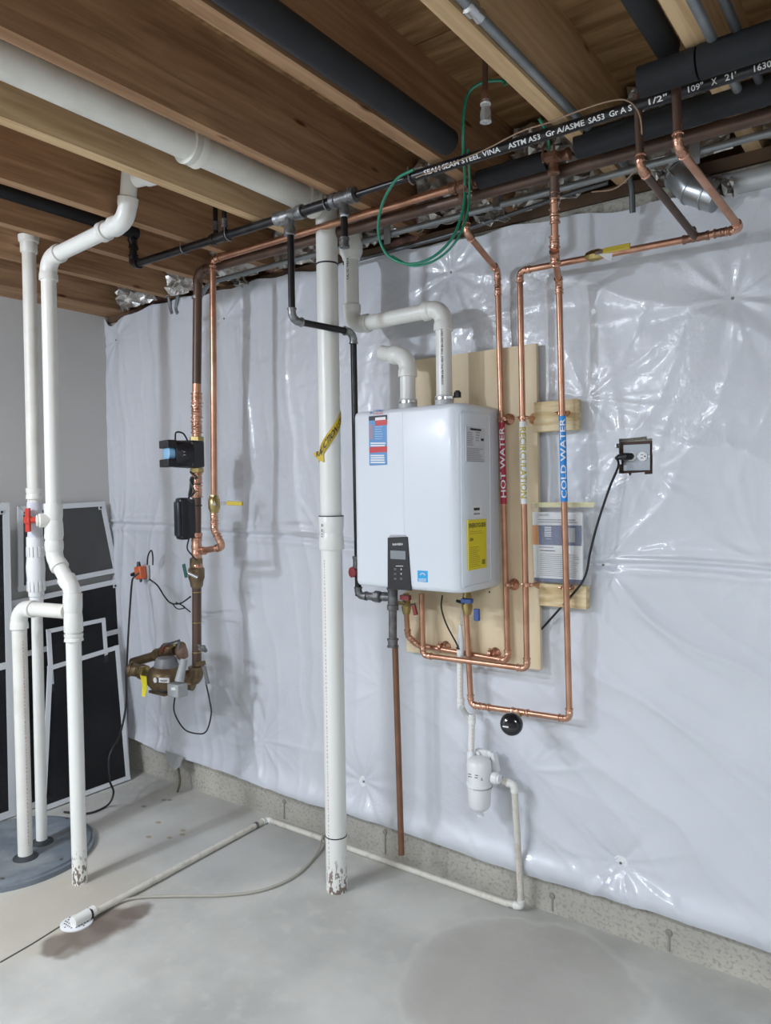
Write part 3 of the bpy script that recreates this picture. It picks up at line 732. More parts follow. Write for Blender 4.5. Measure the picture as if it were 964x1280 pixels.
# copper line beside it, with a yellow lever valve
t = thing('bypass_pipe', 'bright copper pipe with a yellow lever valve beside the dark main', 'water pipe', (-2.6, 2.24, 1.6))
c1 = P(266, 325, Y=2.24); zz = 2.65
c2 = lambda y: P(266+(y-340)*.006, y, Y=2.24)
q3 = P(268, 662, Y=2.24); q4 = P(279, 684, Y=2.27); q5 = P(262, 688, Y=2.285)
run(t, [(gx(578)-.0, 2.235, zz), (c1.x, 2.24, zz-.004), q3, q4+V(0, 0, 0), vx(688)+V(.04, 0, 0)], .0143, copper, copperfit, 'press', R=.022)
for y in (632, 645): coupling(t, c2(y), (0, 0, 1), .0143, .05, copperfit)
vb_ = c2(630)
MB().lathe(vb_-V(0, 0, .04), (0, 0, 1), [(0, .019), (.012, .021), (.018, .026), (.06, .026), (.066, .021), (.08, .019)], 8).build('valve_body', brass, t)
MB().sweep([vb_, vb_+V(.035, -.03, 0)], .007, 10).build('valve_stem', steel, t)
MB().bar(P(276, 629, Y=2.2), P(285, 629, Y=2.2), .014, .004, (0, -1, 0)).build('lever_arm', steel, t)
MB().bar(P(284, 629, Y=2.2), P(303, 629.5, Y=2.2), .018, .008, (0, -1, 0)).build('lever', M('yellow_sleeve', (.55, .42, .05), .4), t, bevel=.002)

# ---- circulator pump on the main
t = thing('circulator_pump', 'black circulator pump with a pale blue label clamped on the dark main', 'pump', vx(568))
pc = vx(568)
MB().obox(pc+V(-.015, -.02, 0), V(.055, 0, 0), V(0, .035, 0), V(0, 0, .062)).build('pump_housing', blackp, t, bevel=.008)
yf = P(207, 567, X=pc.x).y
dd = V(-.25, -1, 0).normalized()
MB().lathe(pc+V(-.012, -.04, 0), dd, [(0, .066), (.015, .064), (.075, .062), (.08, .058)], 28).build('motor_can', blackp, t)
for s_ in (1, -1):
    MB().obox(pc+V(-.012, -.04, 0)+dd*.098+V(0, 0, .043*s_), V(.048, -.012, 0), dd*.022, V(0, 0, .018)).build('end_prong', blackp, t, bevel=.004)
MB().lathe(pc+V(-.012, -.04, .002)+dd*.08, dd, [(0, .038), (.026, .038), (.028, .034)], 24).build('control_knob', M('pale_blue_plastic', (.30, .55, .80), .3), t)
lab = pc+V(-.012, -.04, 0)+dd*.04
sdv = V(1, -.25, 0).normalized()
o = MB().obox(lab+sdv*.060+dd*.0, dd*.018, sdv*.0015, V(0, 0, .012)).build('label', M('grey_print', (.32, .33, .42), .5), t)
MB().obox(lab+sdv*.0615+dd*.002, dd*.009, sdv*.0008, V(0, 0, .008)).build('lettering', whiteink, o)
for y in (549, 588): MB().lathe(vx(y)-V(0, 0, .012), (0, 0, 1), [(0, .026), (.002, .034), (.022, .034), (.024, .026)], 6).build('flange_nut', brass, t)
MB().sweep(spline([pc+V(-.04, -.09, .062), pc+V(-.045, -.08, .10), pc+V(-.02, -.06, .095), pc+V(0, -.05, .06)]), .004, 8).build('wire_loop', cordm, t)
t2 = thing('power_supply', 'slim black control box strapped to the main below the pump', 'control box', vx(650))
MB().obox(vx(648)+V(-.045, -.045, 0), V(.034, -.012, 0), V(.009, .024, 0), V(0, 0, .098)).build('case', blackp, t2, bevel=.012)
MB().obox(vx(648)+V(-.045, -.075, 0), V(.028, -.010, 0), V(.003, .008, 0), V(0, 0, .082)).build('cover', M('charcoal_plastic', (.025, .027, .034), .3), t2, bevel=.006)
MB().obox(vx(648)+V(-.005, -.02, 0), V(.016, 0, 0), V(0, .03, 0), V(0, 0, .090)).build('bracket', blackp, t2)
for y in (632, 668): band(t2, vx(y), (0, 0, 1), .0245, .006, blackp, 'strap')
cb = thing('pump_cable', 'short bundled black cable between pump and control box', 'cable', vx(610))
MB().sweep(spline([P(238, 590, Y=2.2), P(246, 597, Y=2.2), P(238, 600, Y=2.2), P(243, 615, Y=2.2), P(236, 622, Y=2.2), P(240, 628, Y=2.2)]), .0045, 8).build('cable', cordm, cb)
MB().sweep(spline([P(240, 596, Y=2.21), P(239, 610, Y=2.21), P(241, 600, Y=2.21), P(237, 620, Y=2.21)]), .008, 8).build('cable_bundle', cordm, cb)
lc = MB().sweep(spline([P(237, 671, Y=2.2), P(234, 685, Y=2.21), P(240, 694, Y=2.22), P(246, 700, Y=2.26)]), .0035, 8).build('sensor_cable', cordm)
tag(lc, 'thin black cable dropping from the control box to the copper tee', 'cable')

# ---- meter assembly
mc = P(205, 838, Y=2.25)
t = thing('water_meter', 'old bronze water meter with grey lid and yellow tag', 'water meter', mc)
K = lambda x, y, Y=2.25: P(x, y, Y=Y)
ax = V(0, 0, 1)
MB().lathe(K(208, 861), ax, [(0, .035), (.012, .075), (.03, .088), (.055, .092), (.078, .090), (.10, .078), (.115, .055), (.12, .04)], 28).build('meter_body', bronze, t)
MB().lathe(K(208, 838), ax, [(0, .058), (.008, .064), (.05, .052), (.062, .046), (.064, .02)], 24).build('register_box', M('grey_register', (.18, .185, .19), .45), t)
lb = K(205, 851.5, 2.155)
MB().lathe(K(194.5, 850, 2.157), (0, -1, 0), [(0, .0125), (.004, .0125)], 16).build('round_label', whitepl, t)
o = MB().bar(K(199, 850, 2.154), K(211.5, 850.5, 2.154), .022, .006, (0, -1, 0)).build('label', whitepl, t)
flat_text(o, 'NSF', K(201, 852.5, 2.1505), K(209.5, 852.5, 2.1505)-K(201, 852.5, 2.1505), V(0, 0, .010), ink)
run(t, [K(196, 845, 2.29), K(172, 838, 2.28), K(160, 836, 2.25)], .027, bronze, bronze, 'thread', R=.04, seg=16)
MB().lathe(K(178, 840), (1, 0, 0), [(0, .03), (.004, .036), (.03, .036), (.034, .03)], 6).build('coupling_nut', brass, t)
run(t, [K(166, 828, 2.33), K(200, 818, 2.33), K(228, 808, 2.33)], .024, bronze, bronze, 'thread', R=.04, seg=14)
MB().lathe(K(206, 812, 2.31), (1, 0, .1), [(0, .026), (.005, .034), (.05, .036), (.06, .03), (.09, .026)], 14).build('valve_body', bronze, t)
MB().lathe(K(227, 815, 2.31), (0, -.3, 1), [(-.03, .026), (-.01, .03), (.015, .03), (.03, .022)], 14).build('valve_cap', M('worn_pinkish_bronze', (.30, .2, .15), .5, .5), t)
MB().sweep([K(213, 808), K(206, 807), K(203, 815)], .006, 8).build('wire_seal', darkred, t)
MB().sweep([K(218, 806), K(212, 809)], .008, 8).build('bolt', brass, t)
MB().bar(K(204, 807, 2.24), K(224, 800.5, 2.24), .012, .005, (0, -.6, 1)).build('lever', ironfit, t)
MB().bar(K(224, 800.5, 2.24), K(223, 812, 2.24), .014, .006, (0, -1, 0)).build('lever_arm', M('grey_zinc', (.25, .25, .24), .5, .6), t)
MB().sweep([K(222, 853), K(242, 857, 2.28)], .025, 16).build('outlet_neck', bronze, t)
MB().obox(K(204, 864.5), V(.06, 0, 0), V(0, .04, 0), V(0, 0, .006)).build('base_plate', bronze, t)
tg = MB(); p0 = K(179, 845, 2.14)
tg.prism([K(175, 844, 2.16), K(183, 846, 2.16), K(184, 861, 2.15), K(181, 871, 2.16), K(177, 870, 2.15), K(178, 858, 2.16)], (0, .002, 0))
tg.build('yellow_tag', M('yellow_tag', (.72, .62, .03), .5), t, smooth=False)
tr = thing('meter_transmitter', 'grey meter transmitter box with upright tube next to the elbow', 'transmitter', K(224, 865, 2.18))
MB().obox(K(222, 862, 2.17), V(.038, 0, .0), V(0, .03, 0), V(0, 0, .030)).build('case', M('pale_grey_plastic', (.36, .38, .38), .5), tr, bevel=.006)
MB().sweep([K(224, 852, 2.17), K(230, 824, 2.2)], [.022, .016], 14).build('tube', M('pale_grey_plastic', (.36, .38, .38), .5), tr)
MB().bar(K(214, 861, 2.139), K(219, 861, 2.139), .012, .002, (0, -1, 0)).build('label', whitepl, tr)
o = MB().sweep(spline([K(219, 868, 2.17), K(218, 890, 2.2), K(230, 911, 2.25), K(246, 917, 2.28), K(258, 914, 2.3), K(264, 893, 2.3), K(262, 875, 2.29), K(257, 852, 2.27)], 10), .0035, 8).build('meter_cable', cordm)
tag(o, 'thin black cable looping below the water meter', 'cable')

# ---- hot, recirculation and cold copper
YB = 2.497; YH = 2.522
t = thing('hot_water_pipe', 'copper hot water pipe with a red label strip beside the heater', 'water pipe', P(630, 600, Y=YH))
H0 = V(P(578, 238, Y=2.235).x, 2.235, 2.65); H1 = P(583, 293, Y=2.235); H1.x = H0.x; H2 = P(622, 338, Y=YH); H3 = P(635, 826, Y=YH)
H4 = P(522, 806.5, Y=YH); H5 = P(509, 792, Y=YB-.06); H5b = P(508, 762, Y=YB-.06)
H1 = P(584, 292, Y=2.24)
run(t, [H0, H1, H2, H3, H4, P(510, 795, Y=2.50), P(508, 764, Y=2.47)], .0111, copper, copperfit, 'press', R=.019)
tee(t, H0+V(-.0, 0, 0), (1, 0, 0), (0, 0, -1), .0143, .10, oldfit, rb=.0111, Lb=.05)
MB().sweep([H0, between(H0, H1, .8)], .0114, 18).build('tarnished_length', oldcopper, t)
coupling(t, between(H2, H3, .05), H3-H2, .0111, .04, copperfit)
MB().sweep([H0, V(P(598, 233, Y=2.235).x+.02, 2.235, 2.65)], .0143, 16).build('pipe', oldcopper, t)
# service valve, red
vv = P(508, 757, Y=2.47)
MB().lathe(vv-V(0, 0, .035), (0, 0, 1), [(0, .014), (.015, .018), (.03, .020), (.05, .018), (.065, .014), (.085, .013)], 10).build('valve_body', brass, t)
MB().sweep([vv+V(-.05, 0, .01), vv+V(.02, -.03, .01)], .009, 10).build('drain_port', brass, t)
MB().bar(P(513, 756, Y=2.40), P(519, 755, Y=2.40), .008, .006, (0, -1, 0)).build('stem', blackp, t)
MB().bar(P(517, 756, Y=2.39), P(520, 769, Y=2.39), .016, .012, (0, -1, 0)).build('valve_handle', darkred, t, bevel=.002)
MB().obox(P(507, 747, Y=2.40), V(.022, 0, 0), V(0, .01, 0), V(0, 0, .010)).build('valve_handle', darkred, t, bevel=.002)

t = thing('recirculation_pipe', 'copper pipe with a white and ochre label strip between hot and cold pipes', 'water pipe', P(652, 600, Y=2.472))
YR = 2.472
R0 = P(926, 286, Y=YR); R1 = P(650, 339, Y=YR); R2 = P(659, 836, Y=YR); R3 = P(529, 819, Y=YR); R4 = P(527, 742, Y=YR)
run(t, [R4, R3, R2, R1, R0, P(848, 185, Y=1.97), P(844, 66, Y=1.97)], .0111, copper, copperfit, 'press', R=.019)
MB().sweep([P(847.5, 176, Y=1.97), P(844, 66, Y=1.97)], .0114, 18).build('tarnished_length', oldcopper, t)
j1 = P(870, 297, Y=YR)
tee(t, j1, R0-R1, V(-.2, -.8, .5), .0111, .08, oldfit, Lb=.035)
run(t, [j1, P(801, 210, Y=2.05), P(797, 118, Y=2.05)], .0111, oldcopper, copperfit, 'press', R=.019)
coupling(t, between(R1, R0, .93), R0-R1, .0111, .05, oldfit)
vv = P(744, 319, Y=YR)
MB().lathe(vv-V(.03, 0, 0), (1, 0, 0), [(0, .014), (.012, .018), (.02, .02), (.045, .02), (.05, .018), (.06, .014)], 8).build('valve_body', brass, t)
MB().bar(P(754, 314, Y=2.40), P(788, 307, Y=2.40), .020, .006, (0, -1, .3)).build('lever', M('yellow_sleeve', (.55, .42, .05), .4), t, bevel=.002)
MB().bar(P(744, 317, Y=2.41), P(756, 314, Y=2.41), .012, .004, (0, -1, .3)).build('lever_arm', steel, t)
MB().prism([P(749, 318, Y=2.40), P(766, 316, Y=2.39), P(764, 326, Y=2.38), P(757, 324, Y=2.39)], (0, .001, 0)).build('paper_tag', paper, t, smooth=False)

t = thing('cold_water_pipe', 'copper cold water pipe with a blue label strip', 'water pipe', P(702, 600, Y=YB))
C0 = V(P(692, 195, Y=2.235).x, 2.235, 2.65); C1 = P(694, 322, Y=2.36); C2 = P(699, 356, Y=2.47); C3 = P(712, 899, Y=YB); C4 = P(589, 881, Y=YB); C5 = P(583, 768, Y=YB)
MB().sweep([C0, P(693, 250, Y=2.29)], .0143, 16).build('pipe', oldcopper, t)
MB().sweep([P(693, 248, Y=2.29), C1], .0125, 16).build('pipe', copper, t)
run(t, [C1, C2, C3, C4, C5], .0111, copper, copperfit, 'press', R=.019)
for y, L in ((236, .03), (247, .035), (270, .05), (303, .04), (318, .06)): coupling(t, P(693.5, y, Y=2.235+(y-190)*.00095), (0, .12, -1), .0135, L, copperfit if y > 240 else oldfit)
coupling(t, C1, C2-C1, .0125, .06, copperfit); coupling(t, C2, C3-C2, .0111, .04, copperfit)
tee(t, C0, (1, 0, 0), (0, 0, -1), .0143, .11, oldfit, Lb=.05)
coupling(t, between(C4, C3, .12), C4-C3, .0111, .07, copperfit); coupling(t, between(C4, C3, .52), C4-C3, .0111, .07, copperfit)
vv = P(584, 757, Y=2.49)
MB().lathe(vv-V(0, 0, .035), (0, 0, 1), [(0, .014), (.012, .018), (.03, .022), (.055, .020), (.075, .016), (.10, .013)], 10).build('valve_body', brass, t)
MB().bar(P(596, 761, Y=2.44), P(596.5, 776, Y=2.44), .022, .014, (0, -1, 0)).build('valve_handle', bluep, t, bevel=.003)
MB().obox(P(584, 751, Y=2.42), V(.022, 0, 0), V(0, .012, 0), V(0, 0, .009)).build('valve_handle', bluep, t, bevel=.003)
MB().sweep([vv+V(-.03, -.03, .02), vv+V(.0, -.02, .012)], .006, 8).build('drain_cap', blackp, t)

# bell hangers and label strips
def hanger(x, y, Y, name='bell_hanger', horizontal=None):
    p = P(x, y, Y=Y); yb = 2.545
    t_ = thing('bell_hanger', '', 'pipe hanger', p)
    MB().lathe((p.x+.012, yb, p.z), (0, -1, 0), [(0, .022), (.004, .022), (.012, .014), (.02, .008), (yb-p.y, .006)], 18).build('bell', copperfit, t_)
    d = V(0, 0, 1) if not horizontal else V(1, 0, 0)
    MB().sweep([p-d*.006, p+d*.006], .0155, 16).build('ring', copperfit, t_)
    q = V(.020, 0, 0) if not horizontal else V(0, 0, .02)
    for s_ in (1, -1): MB().sweep([p+q*s_*.7+V(0, -.004, 0), p+q*s_*1.1+V(0, -.004, 0)], .005, 8).build('screw', copperfit, t_)
    return t_
for (x, y, Y, l) in ((630, 524, YH, 'copper bell hanger above the red label strip'), (654, 522, YR, 'copper bell hanger above the white label strip'), (702, 516, YB, 'copper bell hanger above the blue label strip'),
                     (636, 731, YH, 'copper bell hanger low on the hot pipe'), (660, 731, YR, 'copper bell hanger low on the middle pipe'), (707, 735, YB, 'copper bell hanger on the lower pine block')):
    hanger(x, y, Y)['label'] = l
hanger(551, 808.5, YH, horizontal=True)['label'] = 'copper bell hanger left of the blue valve pipe behind the lower runs'
hanger(613, 817, YH, horizontal=True)['label'] = 'copper bell hanger right of the blue valve pipe behind the lower runs'
def pyof(p):
    q = p-V(0, 0, CAMH); return 640-F*q.dot(up)/q.dot(fw)
def on_line(A, B, y):
    lo, hi = 0., 1.
    for _ in range(40):
        t_ = (lo+hi)/2
        if (pyof(between(A, B, t_))-y)*(pyof(B)-pyof(A)) < 0: lo = t_
        else: hi = t_
    return between(A, B, lo)
def strip(A, B, y0, y1, r, mt, body, tm, label, f0, f1, h, down=False):
    a = on_line(A, B, y0); b = on_line(A, B, y1)
    t_ = thing('pipe_label', label, 'label', (a+b)/2)
    o_ = MB().sweep([a, b], r, 20, caps=True).build('tape', mt, t_)
    mid = (a+b)/2; p0 = between(a, b, f0); p1 = between(a, b, f1)
    if down: p0, p1 = p1, p0
    pipe_text(o_, body, p0, p1, r, V(0, 0, CAMH)-mid+V(.0, 0, 0), h, tm)
# a is the lower end (reading goes upward)
strip(H2, H3, 630, 528, .0122, redtape, 'HOT WATER', whiteink, 'red label strip reading HOT WATER on the left pipe', .08, .94, .020)
strip(R1, R2, 630, 527, .0122, paper, 'RECIRCULATION', yelltext, 'white label strip with ochre letters on the middle pipe', .07, .93, .024, True)
strip(C2, C3, 627, 520, .0122, bluetape, 'COLD WATER', whiteink, 'blue label strip reading COLD WATER on the right pipe', .04, .97, .020)

# dial gauge on the lower cold run
gp = P(640, 905, Y=2.39); t = thing('pressure_gauge', 'round black gauge on the lowest copper run', 'gauge', gp)
gn = (V(0, 0, CAMH)-gp); gn = V(gn.x*.6, gn.y, gn.z*.7).normalized()
MB().lathe(gp+gn*-.012, gn, [(0, .012), (.002, .033), (.006, .039), (.020, .041), (.030, .039), (.038, .032), (.043, .02), (.044, .004)], 28).build('case', M('gloss_black', (.008, .009, .012), .12, coat=.5), t)
s0 = P(652, 892, Y=YB); MB().sweep([gp, s0], .007, 10).build('stem', brass, t)
gc = gp+gn*.0335; gx_ = gn.cross(V(0, 0, -1)).normalized(); gy_ = gn.cross(gx_).normalized()*-1
gx_ = V(0, 0, 1).cross(gn).normalized(); gy_ = gn.cross(gx_)
flat_text(t, 'CAPPED', gc+gn*.0045-gx_*.026-gy_*.010, gx_*.030, gy_*.005, whiteink) if False else MB().bar(gc+gn*.002-gx_*.026-gy_*.008, gc+gn*.002-gx_*.006-gy_*.009, .005, .004, gn).build('printed_line', whiteink, t)

# ---- foam sleeves
def sleeve(pts, r, label, d=None):
    o = MB().sweep(pts, r, 22).build('foam_sleeve', foam); return tag(o, label, 'pipe insulation')
zz2 = 2.65
sleeve([(P(599, 228, Y=2.235).x, 2.235, zz2), (P(691, 200, Y=2.235).x-.02, 2.235, zz2)], .030, 'black foam sleeve between the hot and cold drops')
sleeve([(P(722, 186, Y=2.2).x, 2.2, zz2-.002), (1.0, 2.2, zz2-.002)], .038, 'long black foam sleeve right of the cold drop, below the lettered main')
sleeve([(P(800, 106, Y=1.915).x, 1.915, 2.625), (P(872, 80, Y=1.915).x, 1.915, 2.625)], .037, 'short black foam sleeve behind the two copper drops at the upper right')
sleeve([(P(875, 79, Y=1.915).x, 1.915, 2.625), (1.0, 1.915, 2.625)], .039, 'black foam sleeve leaving the frame at the upper right')
sleeve([(-1.222, -2, 2.69), (-1.222, 2.01, 2.69)], .039, 'thick black foam sleeve along the joist bay at top centre')
o = sleeve([(-.545, -.6, 2.715), (-.545, 1.40, 2.715)], .036, 'black foam sleeve left of the rightmost joist, front piece')
sleeve([(-.545, 1.405, 2.715), (-.545, 1.96, 2.71)], .030, 'black foam sleeve left of the rightmost joist, inner piece')

# ---- conduits
def conduit_run(pts, r, label, mt=conduit, R=.06, straps=()):
    t_ = thing('conduit', label, 'conduit', pts[0])
    MB().sweep(bent(pts, R), r, 14).build('tube', mt, t_)
    for s_ in straps: MB().obox(s_, V(.012, 0, 0), V(0, .016, 0), V(0, 0, .035)).build('strap', galv, t_)
    return t_
conduit_run([(P(238, 362, Y=2.44).x, 2.50, 2.60), (P(262, 355, Y=2.44).x, 2.44, 2.635), (1.0, 2.44, 2.638)], .0120, 'long grey conduit running along the top of the plastic sheet',
            straps=[V(gx(487), 2.44, 2.66)+V(.2, 0, 0)])
for (x, y) in ((487, 292), (870, 188)):
    p = P(x, y, Y=2.44); o = MB().obox(V(p.x, 2.425, 2.65), V(.015, 0, 0), V(0, .0025, 0), V(0, 0, .055)).build('conduit_strap', M('worn_galvanised', (.3, .31, .31), .5, .6), None)
    tag(o, 'small metal strap holding the long conduit '+('inside the green wire loop' if x < 600 else 'right of the copper drops'), 'strap')
conduit_run([(P(430, 335, Y=2.53).x, 2.53, 2.60), (P(560, 298, Y=2.53).x, 2.53, 2.608), (P(722, 236, Y=2.5).x, 2.5, 2.637), (P(760, 228, Y=2.5).x, 2.5, 2.64)], .008, 'thin dark conduit behind the copper drops along the sill', M('dark_conduit', (.10, .105, .11), .4, .4))
conduit_run([P(610, 215, Y=2.48), P(614, 232, Y=2.52), P(616, 268, Y=2.535)], .009, 'short grey conduit dipping behind the plastic sheet', M('dark_conduit', (.10, .105, .11), .4, .4)) if False else None
conduit_run([P(786, 220, Y=2.50), P(790, 235, Y=2.53), P(791, 266, Y=2.55)], .010, 'short grey conduit dipping behind the plastic sheet left of the duct', M('dark_conduit', (.14, .15, .16), .4, .4))
conduit_run([(-.835, -1.5, 2.68), (-.835, 2.5, 2.68)], .0125, 'grey conduit fixed along the right side of the knotty joist')
t = conduit_run([(-.424, -1.5, 2.655), (-.424, 2.3, 2.655)], .012, 'grey conduit next to the rightmost joist')
conduit_run([(-.372, -1.5, 2.66), (-.372, 2.3, 2.66)], .011, 'second grey conduit right of the rightmost joist', M('dark_conduit', (.10, .105, .11), .4, .4))
p = P(588, 8, X=-.835); MB().lathe(V(-.835, p.y-.02, 2.68), (0, 1, 0), [(0, .014), (.005, .02), (.03, .02), (.034, .014), (.06, .017), (.064, .013)], 12).build('conduit_coupling', steel, t)
for a, b, l in (((216, 388), (226, 375), 'left grey cable behind the foil near the corner'), ((232, 386), (222, 372), 'right grey cable crossing behind the foil near the corner')):
    pass
for k, (x0, x1) in enumerate(((207, 213), (226, 220))):
    o = MB().sweep(spline([P(x0-2*(1-k)*0, 355+4*k, Y=2.6)+V(0, 0, .03), P((x0+x1)/2, 366, Y=2.56), P(x1, 384, Y=2.57), P(x1+2, 392, Y=2.57)]), .009, 8).build('grey_cable', conduit)
    tag(o, ('left', 'right')[k]+' of two grey cables curling over the sill near the corner', 'cable')

# duct elbow and duct above the film
t = thing('duct_elbow', 'sheet metal duct elbow with ribbed bands poking over the plastic sheet', 'duct', P(862, 230, Y=2.56))
run_ = [P(845, 208, Y=2.66), P(858, 228, Y=2.60), P(884, 243, Y=2.60)]
ps = [P(842, 214, Y=2.70), P(852, 222, Y=2.62), P(866, 238, Y=2.585), P(890, 247, Y=2.585)]
ps = [P(838, 205, Y=2.60), P(850, 219, Y=2.555), P(866, 236, Y=2.54), P(898, 246, Y=2.54)]
MB().sweep(ps, .050, 26).build('duct_section', duct, t)
for k, f in ((0, .15), (1, .0), (2, .0), (2, .55)):
    d_ = (ps[min(k+1, 3)]-ps[max(k-1, 0)]) if f == 0 else ps[k+1]-ps[k]
    band(t, between(ps[k], ps[min(k+1, 3)], f), d_, .0525, .006, duct, 'rib', 26)
t = thing('wall_duct', 'pale round duct leaving the frame just above the plastic sheet', 'duct', (-.3, 2.60, 2.62))
MB().sweep([P(893, 236, Y=2.57), V(1.0, 2.57, P(964, 226, Y=2.57).z+.01)], .034, 20).build('tube', M('pale_duct', (.5, .52, .53), .4, .4), t)

# copper stub with clear plastic over its end, up in the bay
sx = -1.0; s1 = P(607, 125, X=sx); t = thing('capped_stub', 'dark copper stub hanging between two joists with a clear plastic bag over its tip', 'pipe', (sx, s1.y, 2.8))
MB().sweep([(sx, s1.y, SUB), (sx, s1.y, s1.z)], .008, 12).build('pipe', oldcopper, t)
MB().lathe(s1+V(0, 0, .025), (0, 0, -1), [(0, .010), (.004, .012), (.03, .012), (.034, .010)], 12).build('fitting', oldfit, t)
MB().lathe(s1, (0, 0, -1), [(0, .012), (.006, .014), (.02, .012), (.04, .016), (.055, .015), (.06, .017), (.063, .008)], 10).build('plastic_bag', clear, t)
band(t, s1+V(0, 0, -.012), (0, 0, 1), .0145, .004, whitepl, 'tape_band')

# green ground wire
def G(x, y, Y): return P(x, y, Y=Y)
o = MB().sweep(spline([G(588, 170, 2.2), G(577, 214, 2.18)], 6), .003, 8)
pts = [G(517, 212, 2.02), G(495, 225, 2.02), G(478, 255, 2.03), G(473, 290, 2.05), G(484, 318, 2.08), G(510, 330, 2.1), G(540, 322, 2.12), G(565, 298, 2.15), G(579, 262, 2.18), G(581, 225, 2.17),
       G(579, 185, 2.02), G(580, 140, 1.98), G(587, 115, 1.98), G(604, 103, 1.98), G(628, 101, 1.99), G(632, 106, 1.99)]
o = MB().sweep(spline(pts, 8), .0048, 8).build('ground_wire', greenw); tag(o, 'green ground wire looping from the gas main up to the joist', 'wire')
MB().sweep(spline([p_+V(.012, .01, -.006) for p_ in pts[4:11]], 8), .004, 8).build('wire_return', greenw, o)
o = MB().sweep(spline([G(674, 148, 2.02), G(683, 165, 2.06), G(687, 185, 2.18)], 6), .0045, 8).build('ground_wire', greenw); tag(o, 'short green wire clamped on top of the cold drop', 'wire')
for x, y, l in ((579, 236, 'bronze ground clamp on the hot drop tee'), (689, 196, 'dark bronze ground clamp on the cold drop tee')):
    p = P(x, y, Y=2.2); o = MB().obox(p, V(.024, 0, 0), V(0, .022, 0), V(0, 0, .008)); o.sweep([p+V(-.018, -.02, -.02), p+V(-.018, -.02, .025)], .004, 8); o.sweep([p+V(.018, -.02, -.02), p+V(.018, -.02, .025)], .004, 8)
    o = o.build('ground_clamp', oldfit); tag(o, l, 'clamp')
o = MB().sweep(spline([G(520, 222, 1.99), G(600, 190, 1.98), G(650, 165, 1.98), G(690, 152, 1.98), G(720, 140, 1.98), G(760, 127, 1.98), G(785, 126, 1.99), G(800, 145, 2.02), G(802, 180, 2.06), G(795, 210, 2.12), G(770, 235, 2.2), G(740, 240, 2.3)], 8), .0022, 6).build('tan_cable', wiret)
tag(o, 'thin tan cable draped along the lettered gas main', 'cable')

# ================================================================== BOARD, HEATER
bf = 2.545
bq = [P(519, 447, Y=bf), P(664, 430, Y=bf), P(676, 838, Y=bf), P(510, 815, Y=bf)]
t = MB().hexa([V(-1.775, bf, bq[2].z), V(bq[2].x, bf, bq[2].z), V(bq[2].x, bf+.018, bq[2].z), V(-1.775, bf+.018, bq[2].z),
               V(-1.775, bf, bq[1].z), V(bq[2].x-.008, bf, bq[1].z), V(bq[2].x-.008, bf+.018, bq[1].z), V(-1.775, bf+.018, bq[1].z)]).build('plywood_board', plym, None, smooth=False)
t.location = (0, 0, 0); tag(t, 'pale plywood backing board behind the water heater', 'board')
MB().lathe(P(612, 740, Y=bf)+V(0, 0, 0), (0, -1, 0), [(0, .004), (.001, .004)], 10).build('screw_hole', ink, t)
def pine(x0, y0, x1, y1, label):
    a = P(x0, y0, Y=2.527); b = P(x1, y1, Y=2.527)
    o_ = MB().box((a.x, 2.527, b.z), (b.x, 2.563, a.z)).build('pine_block', blockm, None, smooth=False, bevel=.002); return tag(o_, label, 'wood block')
pine(667, 503, 722, 537, 'upper pine block right of the board carrying the cold pipe')
pine(674, 729, 733, 762, 'lower pine block under the manual packet')

t = thing('water_heater', 'white wall-hung tankless water heater on the plywood board', 'water heater', (-1.585, 2.42, 1.24))
XL, XR, YF, YBk = -1.842, -1.335, 2.275, bf-.002
zB = P(583, 744, Y=YF).z; zT = P(583, 501, Y=YF).z
def foot(ins, rl, rr_, z, yb=YBk, bulge=.010):
    xl, xr, yf = XL+ins, XR-ins, YF+ins; pts = [V(xl, yb, z)]
    rl = max(rl-ins, .004); rr_ = max(rr_-ins, .006)
    for i in range(9): a = PI+PI/2*i/8; pts.append(V(xl+rl+rl*math.cos(a), yf+bulge*.9+rl+rl*math.sin(a), z))
    for i in range(1, 10): s_ = i/10; pts.append(V(xl+rl+(xr-rr_-xl-rl)*s_, yf+bulge*.9*(1-math.sin(PI/2*min(1, s_*1.6))), z))
    for i in range(11): a = 1.5*PI+PI/2*i/10; pts.append(V(xr-rr_+rr_*math.cos(a), yf+rr_+rr_*math.sin(a), z))
    pts.append(V(xr, yb, z)); return pts
rings = []
for ins, dz in ((.030, 0), (.010, .003), (.003, .010), (0, .022)): rings.append(foot(ins, .035, .062, zB+dz))
for ins, dz in ((0, .022), (.003, .010), (.010, .003), (.030, 0)): rings.append(foot(ins, .035, .062, zT-dz))
mb = MB(); n = len(rings[0])
for r_ in rings: mb.v += r_
for i in range(len(rings)-1):
    for k in range(n): a = i*n+k; b = i*n+(k+1) % n; mb.f.append((a, b, b+n, a+n))
mb.f.append(tuple(reversed(range(n)))); mb.f.append(tuple((len(rings)-1)*n+k for k in range(n)))
hb = mb.build('front_cover', whitep, t)
MB().box((XL+.12, YF+.12, zB-.006), (XR-.04, YBk, zB+.01)).build('base_pan', M('dark_base_pan', (.05, .05, .055), .4), t, smooth=False)
